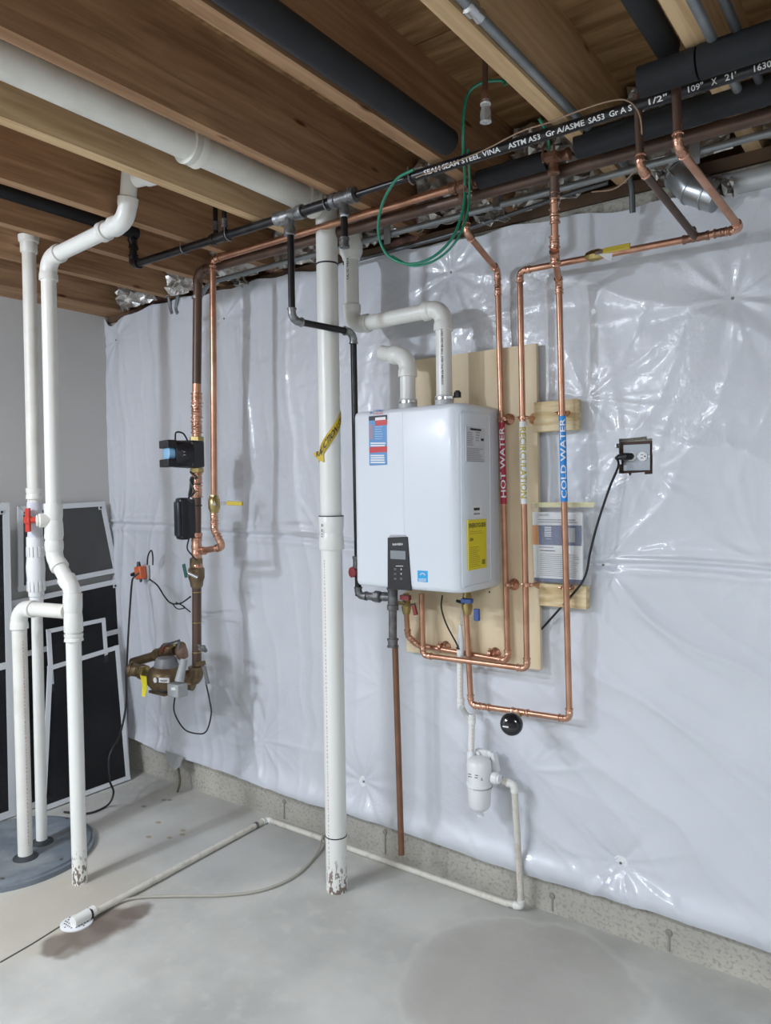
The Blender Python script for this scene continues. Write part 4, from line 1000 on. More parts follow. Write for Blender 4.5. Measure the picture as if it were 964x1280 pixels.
# raised contour on the side panel and creases of the front
fr_ = MB(); sy0, sy1 = YF+.085, YBk-.035
loop = []; rr_ = .016; ya, yb = P(577, 620, X=XR).y, P(612.5, 620, X=XR).y; za2, zb2 = zT-.035, zB+.028
for k, (cy_, cz_) in enumerate(((yb-rr_, za2-rr_), (ya+rr_, za2-rr_), (ya+rr_, zb2+rr_), (yb-rr_, zb2+rr_))):
    for i in range(6):
        an = PI/2*k+PI/2*i/5; loop.append(V(XR+.0008, cy_+rr_*math.cos(an), cz_+rr_*math.sin(an)))
MB().sweep(loop+[loop[0]], .0020, 6, caps=False).build('side_ridge', whitep, hb)
MB().prism([P(487, 516, Y=YF+.0005), P(503.5, 515, Y=YF+.0005), P(505.5, 668, Y=YF+.0005), P(488, 671, Y=YF+.0005)], (0, -.0009, 0)).build('raised_panel', whitep, hb, smooth=False)
# control panel
cy = YF-.003
cp = [P(484.5, 672, Y=cy), P(509.5, 671, Y=cy), P(514.5, 741, Y=cy), P(484.5, 739.5, Y=cy)]
cp[3].z = cp[2].z = zB-.0; o = MB().prism(cp, (0, .006, 0)).build('control_panel', M('gloss_black_panel', (.010, .010, .013), .18), t, smooth=False, bevel=.0015)
def qd(x0, y0, x1, y1, Y, th, mt, name, parent, bevel=0):
    a = P(x0, y0, Y=Y); b = P(x1, y1, Y=Y); return MB().box((a.x, Y, b.z), (b.x, Y+th, a.z)).build(name, mt, parent, smooth=False, bevel=bevel)
qd(488, 688, 507, 699.5, cy-.0015, .002, lcd, 'display', o)
for i, (x, y) in enumerate(((494, 711.5), (494, 717.5), (494, 723.5))): qd(x-1.5, y-1.3, x+1.5, y+1.3, cy-.001, .001, M('button_grey', (.10, .10, .11), .4), 'button', o)
for x, y, s_ in ((501.5, 711.5, 1), (501.5, 717.5, -1)):
    c_ = P(x, y, Y=cy-.0012); MB().prism([c_+V(-.003, 0, -.003*s_), c_+V(.003, 0, -.003*s_), c_+V(0, 0, .004*s_)][::s_], (0, .001, 0)).build('arrow_button', whiteink, o, smooth=False)
qd(500, 722, 503, 725, cy-.001, .001, M('button_grey', (.10, .10, .11), .4), 'button', o)
a = P(491, 682, Y=cy-.0006); b = P(503.5, 681.6, Y=cy-.0006); flat_text(o, 'NAVIEN', a, b-a, V(0, 0, .0085), whiteink)
a = P(495, 707.6, Y=cy-.0006); b = P(504, 707.6, Y=cy-.0006); MB().bar(a, b, .002, .001, (0, -1, 0)).build('printed_line', whiteink, o)
MB().prism([P(486, 671, Y=cy), P(508, 671, Y=cy), P(507, 668.6, Y=cy+.002), P(488, 668.6, Y=cy+.002)], (0, .004, 0)).build('panel_lip', M('grey_lip', (.35, .35, .38), .4), t, smooth=False)
# stickers on the front: drawn flat in the plane just before the cover
sy = YF-.0008+.002
def sticker(x0, y0, x1, y1, mt, name='sticker', Y=None, th=.004):
    Y = Y or sy; return qd(x0, y0, x1, y1, Y, th, mt, name, t)
ys = YF+.0012
o = sticker(461, 520.5, 484, 581, stickblue, 'warning_sticker', ys)
qd(461, 520.5, 484, 524, ys-.0004, .0004, ink, 'header', o); qd(469, 522, 482, 524.5, ys-.0006, .0004, whiteink, 'printed_line', o)
qd(469, 525, 484, 531, ys-.0004, .0004, red, 'red_bar', o); qd(462, 559, 484, 565, ys-.0004, .0004, red, 'red_bar', o)
qd(462, 531, 466.5, 549, ys-.0004, .0004, M('orange_graphic', (.35, .25, .3), .5), 'diagram', o)
mb = MB(); a = P(469, 549, Y=ys-.0004)
lines_of_print(mb, P(469, 550, Y=ys), P(481, 550, Y=ys)-P(469, 550, Y=ys), V(0, 0, P(469, 532, Y=ys).z-P(469, 550, Y=ys).z), 6, .3)
mb.build('small_print', M('pale_blue_ink', (.35, .5, .7), .5), o, smooth=False)
a = P(463, 555, Y=ys-.0003); flat_text(o, 'DO NOT USE', a, V(P(483, 555, Y=ys).x-a.x, 0, 0), V(0, 0, .0055), whiteink) if False else None
mb = MB(); lines_of_print(mb, P(463.5, 558.5, Y=ys), P(482.5, 558.5, Y=ys)-P(463.5, 558.5, Y=ys), V(0, 0, .018), 2, .6, .1); mb.build('small_print', whiteink, o, smooth=False)
mb = MB(); lines_of_print(mb, P(463.5, 579.5, Y=ys), P(482.5, 579.5, Y=ys)-P(463.5, 579.5, Y=ys), V(0, 0, .035), 4, .62, .1); mb.build('small_print', whiteink, o, smooth=False)
# small red and blue line with a drop
a = P(467.5, 514.5, Y=ys); b = P(479.5, 514.2, Y=ys); flat_text(t, 'THERMAL', a, b-a, V(0, 0, .008), M('blue_ink', (.05, .12, .4), .5), 'lettering', .002)
a = P(467.5, 518.5, Y=ys); b = P(479.5, 518.2, Y=ys); flat_text(t, 'LIQUID', a, b-a, V(0, 0, .008), M('red_letter', (.6, .1, .1), .5), 'lettering', .002)
MB().lathe(P(464, 516, Y=ys-.001), (0, -1, 0), [(0, .0045), (.0006, .0045)], 12).build('drop_mark', M('blue_ink', (.05, .12, .4), .5), t)
o = sticker(522, 713, 535, 728, cyanb, 'star_sticker', YF-.0004+.0002, .001)
yq = YF-.0012
cc = P(528.5, 719.5, Y=yq)
for r_ in (.0125, .0085): 
    MB().sweep([cc+V(r_*math.cos(a_), 0, r_*.75*math.sin(a_)) for a_ in [PI*.05+PI*.9*i/12 for i in range(13)]], .0009, 6).build('arc_line', whiteink, o)
mb = MB(); lines_of_print(mb, P(523.5, 727, Y=yq), P(533.5, 727, Y=yq)-P(523.5, 727, Y=yq), V(0, 0, .012), 2, .4, .05); mb.build('small_print', whiteink, o, smooth=False)
# stickers on the side (plane X = XR)
def side(x, y, e=0): return P(x, y, X=XR+e)
def sidequad(x0, y0, x1, y1, mt, name, parent, e=.0010, slope=0):
    a = side(x0, y0, e); b = side(x1, y1, e)
    return MB().box((XR-.001, a.y, a.z), (XR+e, b.y, b.z)).build(name, mt, parent, smooth=False)
o = sidequad(582.5, 533, 606.5, 578, M('grey_plate', (.60, .61, .64), .5), 'rating_plate', t)
e = .0016
def siderows(parent, x0, y0, x1, y1, n, mt, fill=.35, rg=.3):
    a = side(x0, y1, e); b = side(x1, y1, e); mb_ = MB(); lines_of_print(mb_, V(XR+e, a.y, a.z), V(0, b.y-a.y, 0), V(0, 0, side(x0, y0, e).z-a.z), n, fill, rg)
    return mb_.build('small_print', mt, parent, smooth=False)
siderows(o, 588, 534.5, 603, 538, 1, ink, .7); siderows(o, 584, 539, 593, 557, 7, greyink); siderows(o, 595, 539, 600, 552, 4, greyink); siderows(o, 584, 559, 605, 577, 8, greyink)
sidequad(601.5, 548, 605, 551.5, ink, 'logo', o, .0015)
o = sidequad(590.8, 632, 602.5, 645.5, whitepl, 'certification_sticker', t); siderows(o, 592.5, 634.5, 600.5, 638.5, 1, ink, .8, .1); siderows(o, 592.5, 641, 600.5, 644, 1, greyink, .7, .1)
a = side(585, 648, .001); b = side(609, 708, .001); zt_, zb_ = P(585, 650, X=XR).z, P(588, 713, X=XR).z
o = MB().box((XR-.001, a.y, zb_), (XR+.0012, side(608, 680).y, zt_)).build('energy_guide', yellow, t, smooth=False)
yy0, yy1 = a.y, side(608, 680).y; hh = zt_-zb_
flat_text(o, 'ENERGYGUIDE', V(XR+.0014, yy0+.006, zt_-hh*.16), V(0, yy1-yy0-.012, 0), V(0, 0, .016), ink)
flat_text(o, '$296', V(XR+.0014, yy0+.012, zt_-hh*.43), V(0, .024, 0), V(0, 0, .013), ink)
mb = MB(); lines_of_print(mb, V(XR+.0014, yy0+.01, zb_+hh*.05), V(0, (yy1-yy0)*.6, 0), V(0, 0, hh*.42), 11, .18, .4); lines_of_print(mb, V(XR+.0014, yy0+.01, zt_-hh*.30), V(0, (yy1-yy0)*.8, 0), V(0, 0, hh*.08), 2, .15, .4)
mb.build('small_print', M('olive_ink', (.25, .2, .02), .5), o, smooth=False)
MB().box((XR+.001, yy1-.036, zb_+hh*.08), (XR+.0016, yy1-.012, zb_+hh*.18)).build('logo', M('olive_ink', (.25, .2, .02), .5), o, smooth=False)
# collars on top
def collar(x, r, Y=2.42):
    p = P(x, 492, Y=Y); p = V(p.x, Y, zT)
    MB().lathe(p-V(0, 0, .005), (0, 0, 1), [(0, r*1.35), (.012, r*1.35), (.014, r*1.18), (.050, r*1.18), (.052, r*1.08)], 26).build('vent_collar', M('grey_collar', (.6, .61, .6), .4), t)
    c_ = MB().sweep([p+V(0, 0, .030), p+V(0, 0, .040)], r*1.23, 24).build('hose_clamp', steel, t)
    MB().bar(p+V(r*.9, -r*.9, .035), p+V(r*1.5, -r*.55, .035), .012, .010, (0, 0, 1)).build('clamp_screw', steel, c_)
    return p
v1 = collar(510, .0302); v2 = collar(555.5, .0302)
MB().lathe(P(572, 493, Y=2.45)-V(0, 0, .0), (0, 0, 1), [(-.012, .014), (.008, .014), (.01, .010), (.014, .009)], 12).build('test_cap', blackp, t)
MB().sweep([V(v1.x-.11, 2.40, zT), V(v1.x-.11, 2.40, zT+.008)], .004, 8).build('screw', ink, t)

t = thing('intake_elbow', 'short white intake pipe with an elbow turned towards the wall', 'vent pipe', v1)
e1_ = P(508, 449, Y=2.42); ez = e1_.z
run(t, [v1, V(v1.x, 2.42, P(505, 447, Y=2.42).z), P(478, 441, Y=2.44)], .0302, pvc, pvc, 'pvc', R=.058, seg=26)
t = thing('exhaust_vent', 'white exhaust vent pipe stepping up from the heater to the joists', 'vent pipe', v2)
x2 = v2.x
za_ = P(553, 385, Y=2.42).z
E3 = P(440, 384, Y=2.42)
run(t, [v2, V(x2, 2.42, za_), V(E3.x, 2.42, za_-.006), V(E3.x+.0, 2.42, 2.67)], .0302, pvc, pvc, 'pvc', R=.052, seg=26)
tp_ = V(E3.x, 2.42, P(441, 303, Y=2.42).z-.035)
MB().lathe(tp_-V(0, 0, .035), (0, 0, 1), [(0, .036), (.01, .038), (.025, .046), (.03, .048), (.09, .048), (.10, .046)], 26).build('reducer', pvc, t)
a = V(x2, 2.42, P(555, 482, Y=2.42).z); b = V(x2, 2.42, P(553, 408, Y=2.42).z)
pipe_text(t, 'SYSTEM 636 PVC VENT TYPE BH GAS VENTING', a, b, .0302, V(.35, -1, 0), .008, ink)
a = V(E3.x, 2.42, P(436, 352, Y=2.42).z); b = V(E3.x, 2.42, P(436, 315, Y=2.42).z)
pipe_text(t, 'UL-C VENTED', a, b, .0302, V(.15, -1, 0), .009, ink)

# small wires under the heater
o = MB().sweep(spline([P(553, 744, Y=2.44), P(552, 760, Y=2.43), P(558, 780, Y=2.43), P(571, 805, Y=2.475), P(573, 812, Y=2.478)]), .0032, 8).build('heater_cable', cordm); tag(o, 'thin black cable hanging under the heater to the white drain', 'cable')

# manual packet
t = thing('manual_packet', 'installation manual in a clear bag resting on the lower pine block', 'booklet', P(702, 727, Y=2.52))
mq = lambda x, y, Y: P(x, y, Y=Y)
YM = 2.528
ml = MB().prism([mq(665.5, 640, YM), mq(728, 641, YM), mq(728.5, 727, YM-.004), mq(668, 722, YM-.004)], (0, .010, 0)).build('booklet', paper, t, smooth=False)
YM -= .0042
MB().prism([mq(665.5, 656.5, YM), mq(673, 656.5, YM), mq(674, 681, YM), mq(666, 680.5, YM)], (0, .001, 0)).build('orange_block', orangep, ml, smooth=False)
MB().prism([mq(673, 656.5, YM), mq(727, 657, YM), mq(727, 682.5, YM), mq(674, 681, YM)], (0, .001, 0)).build('navy_block', navy, ml, smooth=False)
MB().prism([mq(667.5, 722, YM), mq(728.5, 725, YM), mq(728.5, 729.5, YM), mq(668, 726, YM)], (0, .002, 0)).build('navy_strip', navy, ml, smooth=False)
a = mq(673.5, 645, YM-.001); flat_text(ml, 'NAVIEN', a, V(.038, 0, 0), V(0, 0, .008), greyink)
def prt(x0, y0, x1, y1, n, mt, fill=.35, rg=.3, par=None, Y=None):
    Y = Y or YM-.0012; a_ = mq(x0, y1, Y); b_ = mq(x1, y1, Y); mb_ = MB(); lines_of_print(mb_, a_, V(b_.x-a_.x, 0, 0), V(0, 0, mq(x0, y0, Y).z-a_.z), n, fill, rg)
    return mb_.build('small_print', mt, par or ml, smooth=False)
prt(673, 648, 724, 654, 2, greyink, .35, .1); prt(681, 658, 690, 671, 6, whiteink, .4, .1); prt(683, 673, 691, 674, 1, whiteink)
MB().prism([mq(710, 660, YM-.001), mq(719, 660, YM-.001), mq(719, 678, YM-.001), mq(710, 678, YM-.001)], (0, .0008, 0)).build('cover_picture', M('cover_grey', (.4, .42, .45), .4), ml, smooth=False)
prt(674, 682.5, 696, 685, 1, greyink, .5); prt(675, 687, 694, 689, 1, ink, .5); prt(675, 691, 725, 720, 12, greyink, .3, .15)
bagm = bpy.data.materials.new('clear_bag_film'); bagm.use_nodes = True
nt = bagm.node_tree; bb = nt.nodes['Principled BSDF']; bb.inputs['Base Color'].default_value = (.9, .9, .9, 1); bb.inputs['Roughness'].default_value = .1; bb.inputs['Alpha'].default_value = .17
nn = nt.nodes.new('ShaderNodeTexNoise'); nn.inputs['Scale'].default_value = 22; bp_ = nt.nodes.new('ShaderNodeBump'); bp_.inputs['Strength'].default_value = .9; bp_.inputs['Distance'].default_value = .01
nt.links.new(nn.outputs['Fac'], bp_.inputs['Height']); nt.links.new(bp_.outputs[0], bb.inputs['Normal'])
vs = []; fs = []; r = random.Random(4)
c4 = [mq(665, 629, 2.523), mq(744, 629, 2.523), mq(739, 733, 2.518), mq(667, 728, 2.518)]
for i in range(15):
    for k in range(15):
        u_, v_ = i/14, k/14; p = c4[0]*(1-u_)*(1-v_)+c4[1]*u_*(1-v_)+c4[2]*u_*v_+c4[3]*(1-u_)*v_
        vs.append(p+V(r.uniform(-.001, .001), r.uniform(-.003, .001), r.uniform(-.001, .001)))
for i in range(14):
    for k in range(14): a = i*15+k; fs.append((a, a+15, a+16, a+1))
MB().add(vs, fs).build('clear_bag', bagm, t)
o = MB().prism([mq(665, 628, 2.5245), mq(744, 628, 2.5245), mq(742, 634, 2.5245), mq(666, 634, 2.5245)], (0, .0008, 0)).build('bag_zip', M('pale_yellow_zip', (.66, .62, .33), .5), t, smooth=False)

# outlet
t = thing('wall_outlet', 'grey metal double outlet in a square cut-out of the plastic sheet', 'outlet', P(796, 572, Y=2.60))
a = P(779, 556, Y=2.598); b = P(813, 588, Y=2.598)
MB().box((a.x, 2.598, b.z), (b.x, 2.604, a.z)).build('cover_plate', M('outlet_steel', (.30, .32, .34), .42, .5), t, smooth=False, bevel=.0015)
MB().box((a.x-.012, 2.604, b.z-.010), (b.x+.012, 2.6095, a.z+.010)).build('box', M('insulation_brown', (.10, .06, .05), .9), t, smooth=False)
for i, x in enumerate((789.5, 803.5)):
    p = P(x, 570.5, Y=2.597); o = MB().lathe(p+V(0, .001, 0), (0, -1, 0), [(0, .0165), (.0022, .0165), (.0028, .0155)], 24).build('socket', whitepl, t)
    for dz in (.0055, -.0055): MB().box((p.x-.006, 2.5938, p.z+dz-.001), (p.x+.002, 2.5945, p.z+dz+.001)).build('slot', ink, o, smooth=False)
    MB().lathe((p.x+.0085, 2.5945, p.z), (0, -1, 0), [(0, .0025), (.0006, .0025)], 10).build('ground_hole', ink, o)
for x in (797.5, 811.5): MB().lathe(P(x, 570.5, Y=2.598), (0, -1, 0), [(0, .003), (.001, .0028)], 10).build('screw', steel, t)
t = thing('power_cable', 'black power cord with plug in the left socket sagging behind the board', 'cord', P(787, 571, Y=2.58))
p = P(789, 570.5, Y=2.593)
MB().sweep([p, p+V(-.012, -.028, 0), p+V(-.032, -.030, -.002), p+V(-.045, -.026, -.006)], [.012, .012, .010, .005], 14).build('plug', blackp, t)
MB().sweep(spline([p+V(-.040, -.028, -.004), P(773, 583, Y=2.55), P(762, 610, Y=2.53), P(747, 655, Y=2.515), P(738, 690, Y=2.505), P(730, 724, Y=2.505), P(705, 755, Y=2.53), P(674, 790, Y=2.565)], 10), .0042, 8).build('cord', cordm, t)

# ================================================================== CONDENSATE AND DRAIN
t = thing('condensate_pipe', 'thin white condensate pipe from the heater down into the neutraliser', 'drain pipe', P(575, 850, Y=2.50))
a0_ = P(577, 776, Y=2.497); 
MB().lathe(P(576, 800, Y=2.497), (0, 0, 1), [(-.06, .0125), (-.02, .014), (.0, .014), (.03, .009), (.06, .006)], 14).build('clear_trap', M('clear_white_trap', (.72, .74, .75), .2), t)
MB().sweep([P(577, 782, Y=2.497), P(579, 750, Y=2.497)], .005, 8).build('tube', clear, t)
MB().sweep([P(575, 812, Y=2.497), P(575.5, 880, Y=2.50)], .0125, 16).build('pipe', pvc, t)
column_print(t, 576, 835, 875, .0125, Y=2.49, side=.2, vcol=P(575, 850, Y=2.498), mt=redink)
coupling(t, P(576, 879, Y=2.50), (0, 0, 1), .0125, .04, pvc, 'pvc')
band(t, P(575, 810, Y=2.497), (0, 0, 1), .015, .004, ink, 'zip_tie')
o = MB().sweep(spline([P(577, 884, Y=2.47), P(582, 892, Y=2.49), P(588, 898, Y=2.5)]), .011, 12).build('flexible_joint', M('cloudy_tube', (.6, .62, .6), .3), t)
MB().sweep([P(590, 893, Y=2.5), P(589, 945, Y=2.5)], .0125, 16).build('pipe', pvc, t)
coupling(t, P(590, 900, Y=2.5), (0, 0, 1), .0125, .03, pvc, 'pvc')
column_print(t, 590, 905, 940, .0125, Y=2.49, side=.1, vcol=P(590, 920, Y=2.5), mt=redink)
nb = P(600, 1010, Y=2.46)
t = thing('condensate_neutralizer', 'white canister neutraliser on the plastic sheet above the kerb', 'filter', nb)
MB().lathe(P(599.5, 1015, Y=2.46), (0, 0, 1), [(0, .006), (.008, .024), (.018, .036), (.03, .042), (.10, .045), (.102, .048), (.112, .048), (.114, .0455), (.18, .047), (.195, .045), (.205, .036), (.21, .015)], 28).build('canister', whitepl, t)
band(t, P(600, 982, Y=2.46), (0, 0, 1), .0482, .003, greyink, 'seam')
MB().sweep([P(601, 1018, Y=2.46), P(601, 1020, Y=2.46)], .012, 12).build('drain_plug', whitepl, t)
MB().sweep([P(589, 950, Y=2.49), P(589, 940, Y=2.5)], .016, 12).build('inlet_cap', whitepl, t)
MB().obox(P(605, 945, Y=2.53), V(.034, 0, 0), V(0, .012, 0), V(0, 0, .026)).build('mounting_bracket', whitepl, t, bevel=.006)
for x in (598, 613): MB().lathe(P(x, 942, Y=2.518), (0, -1, 0), [(0, .012), (.01, .012), (.012, .006)], 14).build('bracket_boss', whitepl, t)
MB().bar(P(617, 940, Y=2.52), P(622, 965, Y=2.52), .012, .03, (0, -1, 0)).build('bracket_arm', whitepl, t)
mb = MB(); a = P(586, 972, Y=2.415); lines_of_print(mb, P(585.5, 972, Y=2.415), P(598, 974, Y=2.415)-P(585.5, 972, Y=2.415), V(0, 0, .018), 2, .3, .1); mb.build('small_print', ink, t, smooth=False)
a = P(601, 975, Y=2.414); MB().prism([a, a+V(.010, 0, -.002), a+V(.005, 0, .012)], (0, .001, 0)).build('logo', greyink, t, smooth=False)
t = thing('condensate_outlet', 'thin white pipe from the neutraliser down to the slab elbow', 'drain pipe', P(642, 1050, Y=2.5))
oc = P(610, 971, Y=2.47); o1 = P(643, 981, Y=2.5); o2 = P(641, 1128, Y=2.52)
o2 = P(640, 1130, Z=.018)
run(t, [oc, o1, V(o1.x, o2.y, .02), (o1.x-.06, o2.y, .016)], .0125, cpvc, pvc, 'pvc', R=.018, seg=16)
MB().lathe(P(616, 972, Y=2.46), (1, 0, 0), [(0, .021), (.02, .021), (.024, .017), (.03, .017)], 18).build('union_nut', whitepl, t)
band(t, P(626, 975, Y=2.48), (1, .05, 0), .0145, .012, steel, 'hose_clamp')
column_print(t, 643, 1000, 1110, .0128, Y=2.5, side=.2, vcol=V(o1.x, (o1.y+o2.y)/2, 1), mt=redink)
t = thing('floor_drain_pipe', 'long stained thin pipe along the kerb and across the slab to the floor drain', 'drain pipe', (-2.6, 2.55, 0))
c0_ = P(334, 1024, Z=.014)
f0 = V(o1.x-.05, o2.y, .0135); f1 = V(c0_.x, c0_.y, .0135); f2 = P(112, 1144, Z=.016)
run(t, [f0, f1, f2], .013, cpvc, pvc, 'pvc', R=.018, seg=14)
coupling(t, between(f1, f2, .66), f2-f1, .0115, .05, cpvc, 'pvc'); band(t, between(f1, f2, .08), f2-f1, .0155, .015, galv, 'hose_clamp')
t = thing('floor_drain', 'small round white drain strainer in the slab with a pipe end on it', 'floor drain', P(95, 1153, Z=0))
dc = P(96, 1154, Z=.0); dr = (P(117, 1152, Z=0)-P(76, 1156, Z=0)).length/2
MB().lathe(dc, (0, 0, 1), [(0, dr), (.004, dr), (.007, dr*.93), (.0072, dr*.2)], 28).build('strainer', whitepl, t)
mb = MB()
for i in range(-4, 5):
    for k in range(-4, 5):
        if i*i+k*k < 17: mb.lathe(dc+V(i*dr*.2, k*dr*.2, .0068), (0, 0, 1), [(0, dr*.055), (.0008, dr*.055)], 8)
mb.build('holes', ink, t)['kind'] = 'stuff'
dv = (f2-f1).normalized()
MB().sweep([f2-dv*.02+V(0, 0, .008), f2+dv*.07+V(0, 0, .006)], .021, 18).build('pipe_end', pvc, t)
band(t, f2+V(0, 0, .006), dv, .0225, .008, ink, 'ring')
o = MB().sweep(spline([P(404, 1045, Z=.03), P(395, 1068, Z=.01), P(370, 1094, Z=.008), P(330, 1112, Z=.008), P(280, 1119, Z=.008), P(215, 1120, Z=.008), P(165, 1123, Z=.008), P(125, 1137, Z=.01)], 10), .0055, 8).build('vinyl_tube', tubem)
tag(o, 'clear vinyl tube curling across the slab to the floor drain', 'tube')

# ================================================================== LEFT: SUMP PIPES
t = thing('sump_pit', 'round grey sump pit lid with two white pipes through it', 'sump lid', (-3.34, 1.66, 0))
MB().lathe((-3.34, 1.66, 0), (0, 0, 1), [(0, .350), (.020, .350), (.022, .335), (.030, .332), (.034, .324), (.036, .30), (.034, .29), (.034, .02)], 56).build('lid', lidm, t)
MB().lathe((-3.19, 1.645, .033), (0, 0, 1), [(0, .052), (.006, .050), (.012, .040), (.016, .034)], 24).build('grommet', rubber, t)
MB().lathe((-3.268, 1.762, .033), (0, 0, 1), [(0, .050), (.006, .048), (.012, .036), (.016, .030)], 24).build('grommet', rubber, t)
for k in range(8):
    a_ = 2*PI*k/8+.2; MB().lathe((-3.34+.305*math.cos(a_), 1.66+.305*math.sin(a_), .035), (0, 0, 1), [(0, .008), (.005, .008), (.006, .005)], 6).build('bolt', galv, t)

YP = 1.70; pa = lambda x, y: P(x, y, Y=YP)
t = thing('sump_vent_stack', 'white vent stack with offset bends rising from the slab right of the sump lid', 'vent pipe', (-2.859, YP, 0))
A0 = V(-2.859, YP, 0)
AA = [A0, V(-2.862, YP, pa(97, 737).z), pa(69, 697), pa(64, 322), pa(158, 276), V(pa(166, 225).x, YP, 2.9)]
AA[2].x = pa(68, 697).x; AA[3].x = AA[2].x+.012
run(t, AA, .0302, pvcs, pvc, 'pvc', R=.062, seg=26)
tee(t, V(AA[2].x+.002, YP, pa(66, 650).z), (0, 0, 1), V(-.35, -1, 0), .0302, .14, pvc, 'pvc', .024, .065, seg=26)
MB().lathe(V(AA[2].x+.002, YP, pa(66, 650).z), V(-.35, -1, 0), [(.02, .030), (.055, .030), (.06, .024), (.066, .024), (.068, .010)], 22).build('cleanout_plug', pvcd, t)
coupling(t, V(AA[2].x, YP, pa(67, 675).z), (0, 0, 1), .0302, .05, pvc, 'pvc', seg=26)
coupling(t, V(A0.x, YP, pa(99, 798).z), (0, 0, 1), .0302, .03, pvc, 'pvc', seg=26)
ztee = pa(99, 767).z
tee(t, V(A0.x, YP, ztee), (0, 0, 1), (-1, 0, 0), .0302, .16, pvc, 'pvc', .0302, .09, seg=26)
coupling(t, between(AA[3], AA[4], .74), AA[4]-AA[3], .0302, .03, pvc, 'pvc', seg=26)
B0 = V(-3.19, 1.645, .04)
pd = lambda z: V(A0.x, YP, z)
run(t, [B0, V(-3.19, 1.645, ztee), V(A0.x-.05, YP, ztee)], .0302, pvcd, pvc, 'pvc', R=.058, seg=26)
column_print(t, 40, 800, 1050, .0302, Y=1.68, side=.45, vcol=(-3.19, 1.645, 0), mt=redink)
# small joist-side branch hub
p = P(188, 236, Y=YP+.06); MB().lathe(V(AA[5].x+.02, YP, P(188, 233, Y=YP).z+.05), (1, .2, 0), [(0, .032), (.05, .032), (.052, .038), (.09, .038)], 22).build('branch_hub', pvc, t)
column = []
t = thing('sump_discharge_pipe', 'white discharge pipe with check valve and red ball valve above the lid', 'drain pipe', (-3.268, 1.762, 0))
CX, CY = -3.268, 1.762; cz = lambda y: P(50, y, Y=CY).z
cxy = lambda z: V(CX+.024*(z/2.7), CY, z)
cc_ = lambda y: cxy(cz(y))
MB().sweep([cxy(.04), cc_(730)], .024, 22).build('pipe', pvc, t)
MB().sweep([cc_(640), cxy(2.72)], .029, 24).build('pipe', pvcd, t)
zz_ = cc_(755); 
MB().lathe(zz_, (0, 0, 1), [(0, .027), (.002, .029), (.03, .029), (.034, .033), (.08, .034), (.085, .037), (.12, .038), (.15, .040), (.17, .040), (.21, .036), (.24, .031), (.25, .031), (.252, .036), (.30, .036), (.305, .03)], 24).build('check_valve', whitepl, t)
for y in (733, 690): 
    mb = MB(); q = cc_(y)
    for k in range(14):
        a_ = 2*PI*k/14; mb.obox(q+V(math.cos(a_)*.036, math.sin(a_)*.036, 0), V(-math.sin(a_), math.cos(a_), 0)*.004, V(math.cos(a_), math.sin(a_), 0)*.003, V(0, 0, .022))
    mb.lathe(q-V(0, 0, .024), (0, 0, 1), [(0, .034), (.048, .034)], 22); mb.build('union_nut', whitepl, t)
mb = MB(); mb.sweep([cc_(676), cc_(628)], .032, 22); mb.build('ball_valve_body', M('pale_lilac_pvc', (.66, .68, .74), .35), t)
coupling(t, cc_(617), (0, 0, 1), .028, .05, pvc, 'pvc', seg=24)
hc_ = P(35, 650, Y=CY-.05)
mb = MB(); mb.lathe(hc_+V(.045, .04, 0), V(-.7, -.7, 0), [(0, .013), (.045, .014), (.05, .020), (.055, .018)], 14)
hv = V(.35, -.35, .0)
for s_ in (1, -1): mb.obox(hc_+V(0, 0, .030*s_), V(.010, -.010, 0), V(-.006, -.006, 0), V(0, 0, .022))
mb.obox(hc_, V(.014, -.014, 0), V(-.008, -.008, 0), V(0, 0, .014)); mb.build('valve_handle', M('red_valve_handle', (.62, .05, .03), .35), t)
MB().lathe(cxy(P(38, 316, Y=CY).z), (0, 0, 1), [(0, .033), (.004, .036), (.045, .036), (.05, .042), (.075, .044)], 24).build('top_collar', pvcd, t)
column_print(t, 43, 640, 330, .029, Y=1.8, side=-.7, vcol=(CX+.012, CY, 0), mt=redink)
q = P(101, 1085, Y=YP)

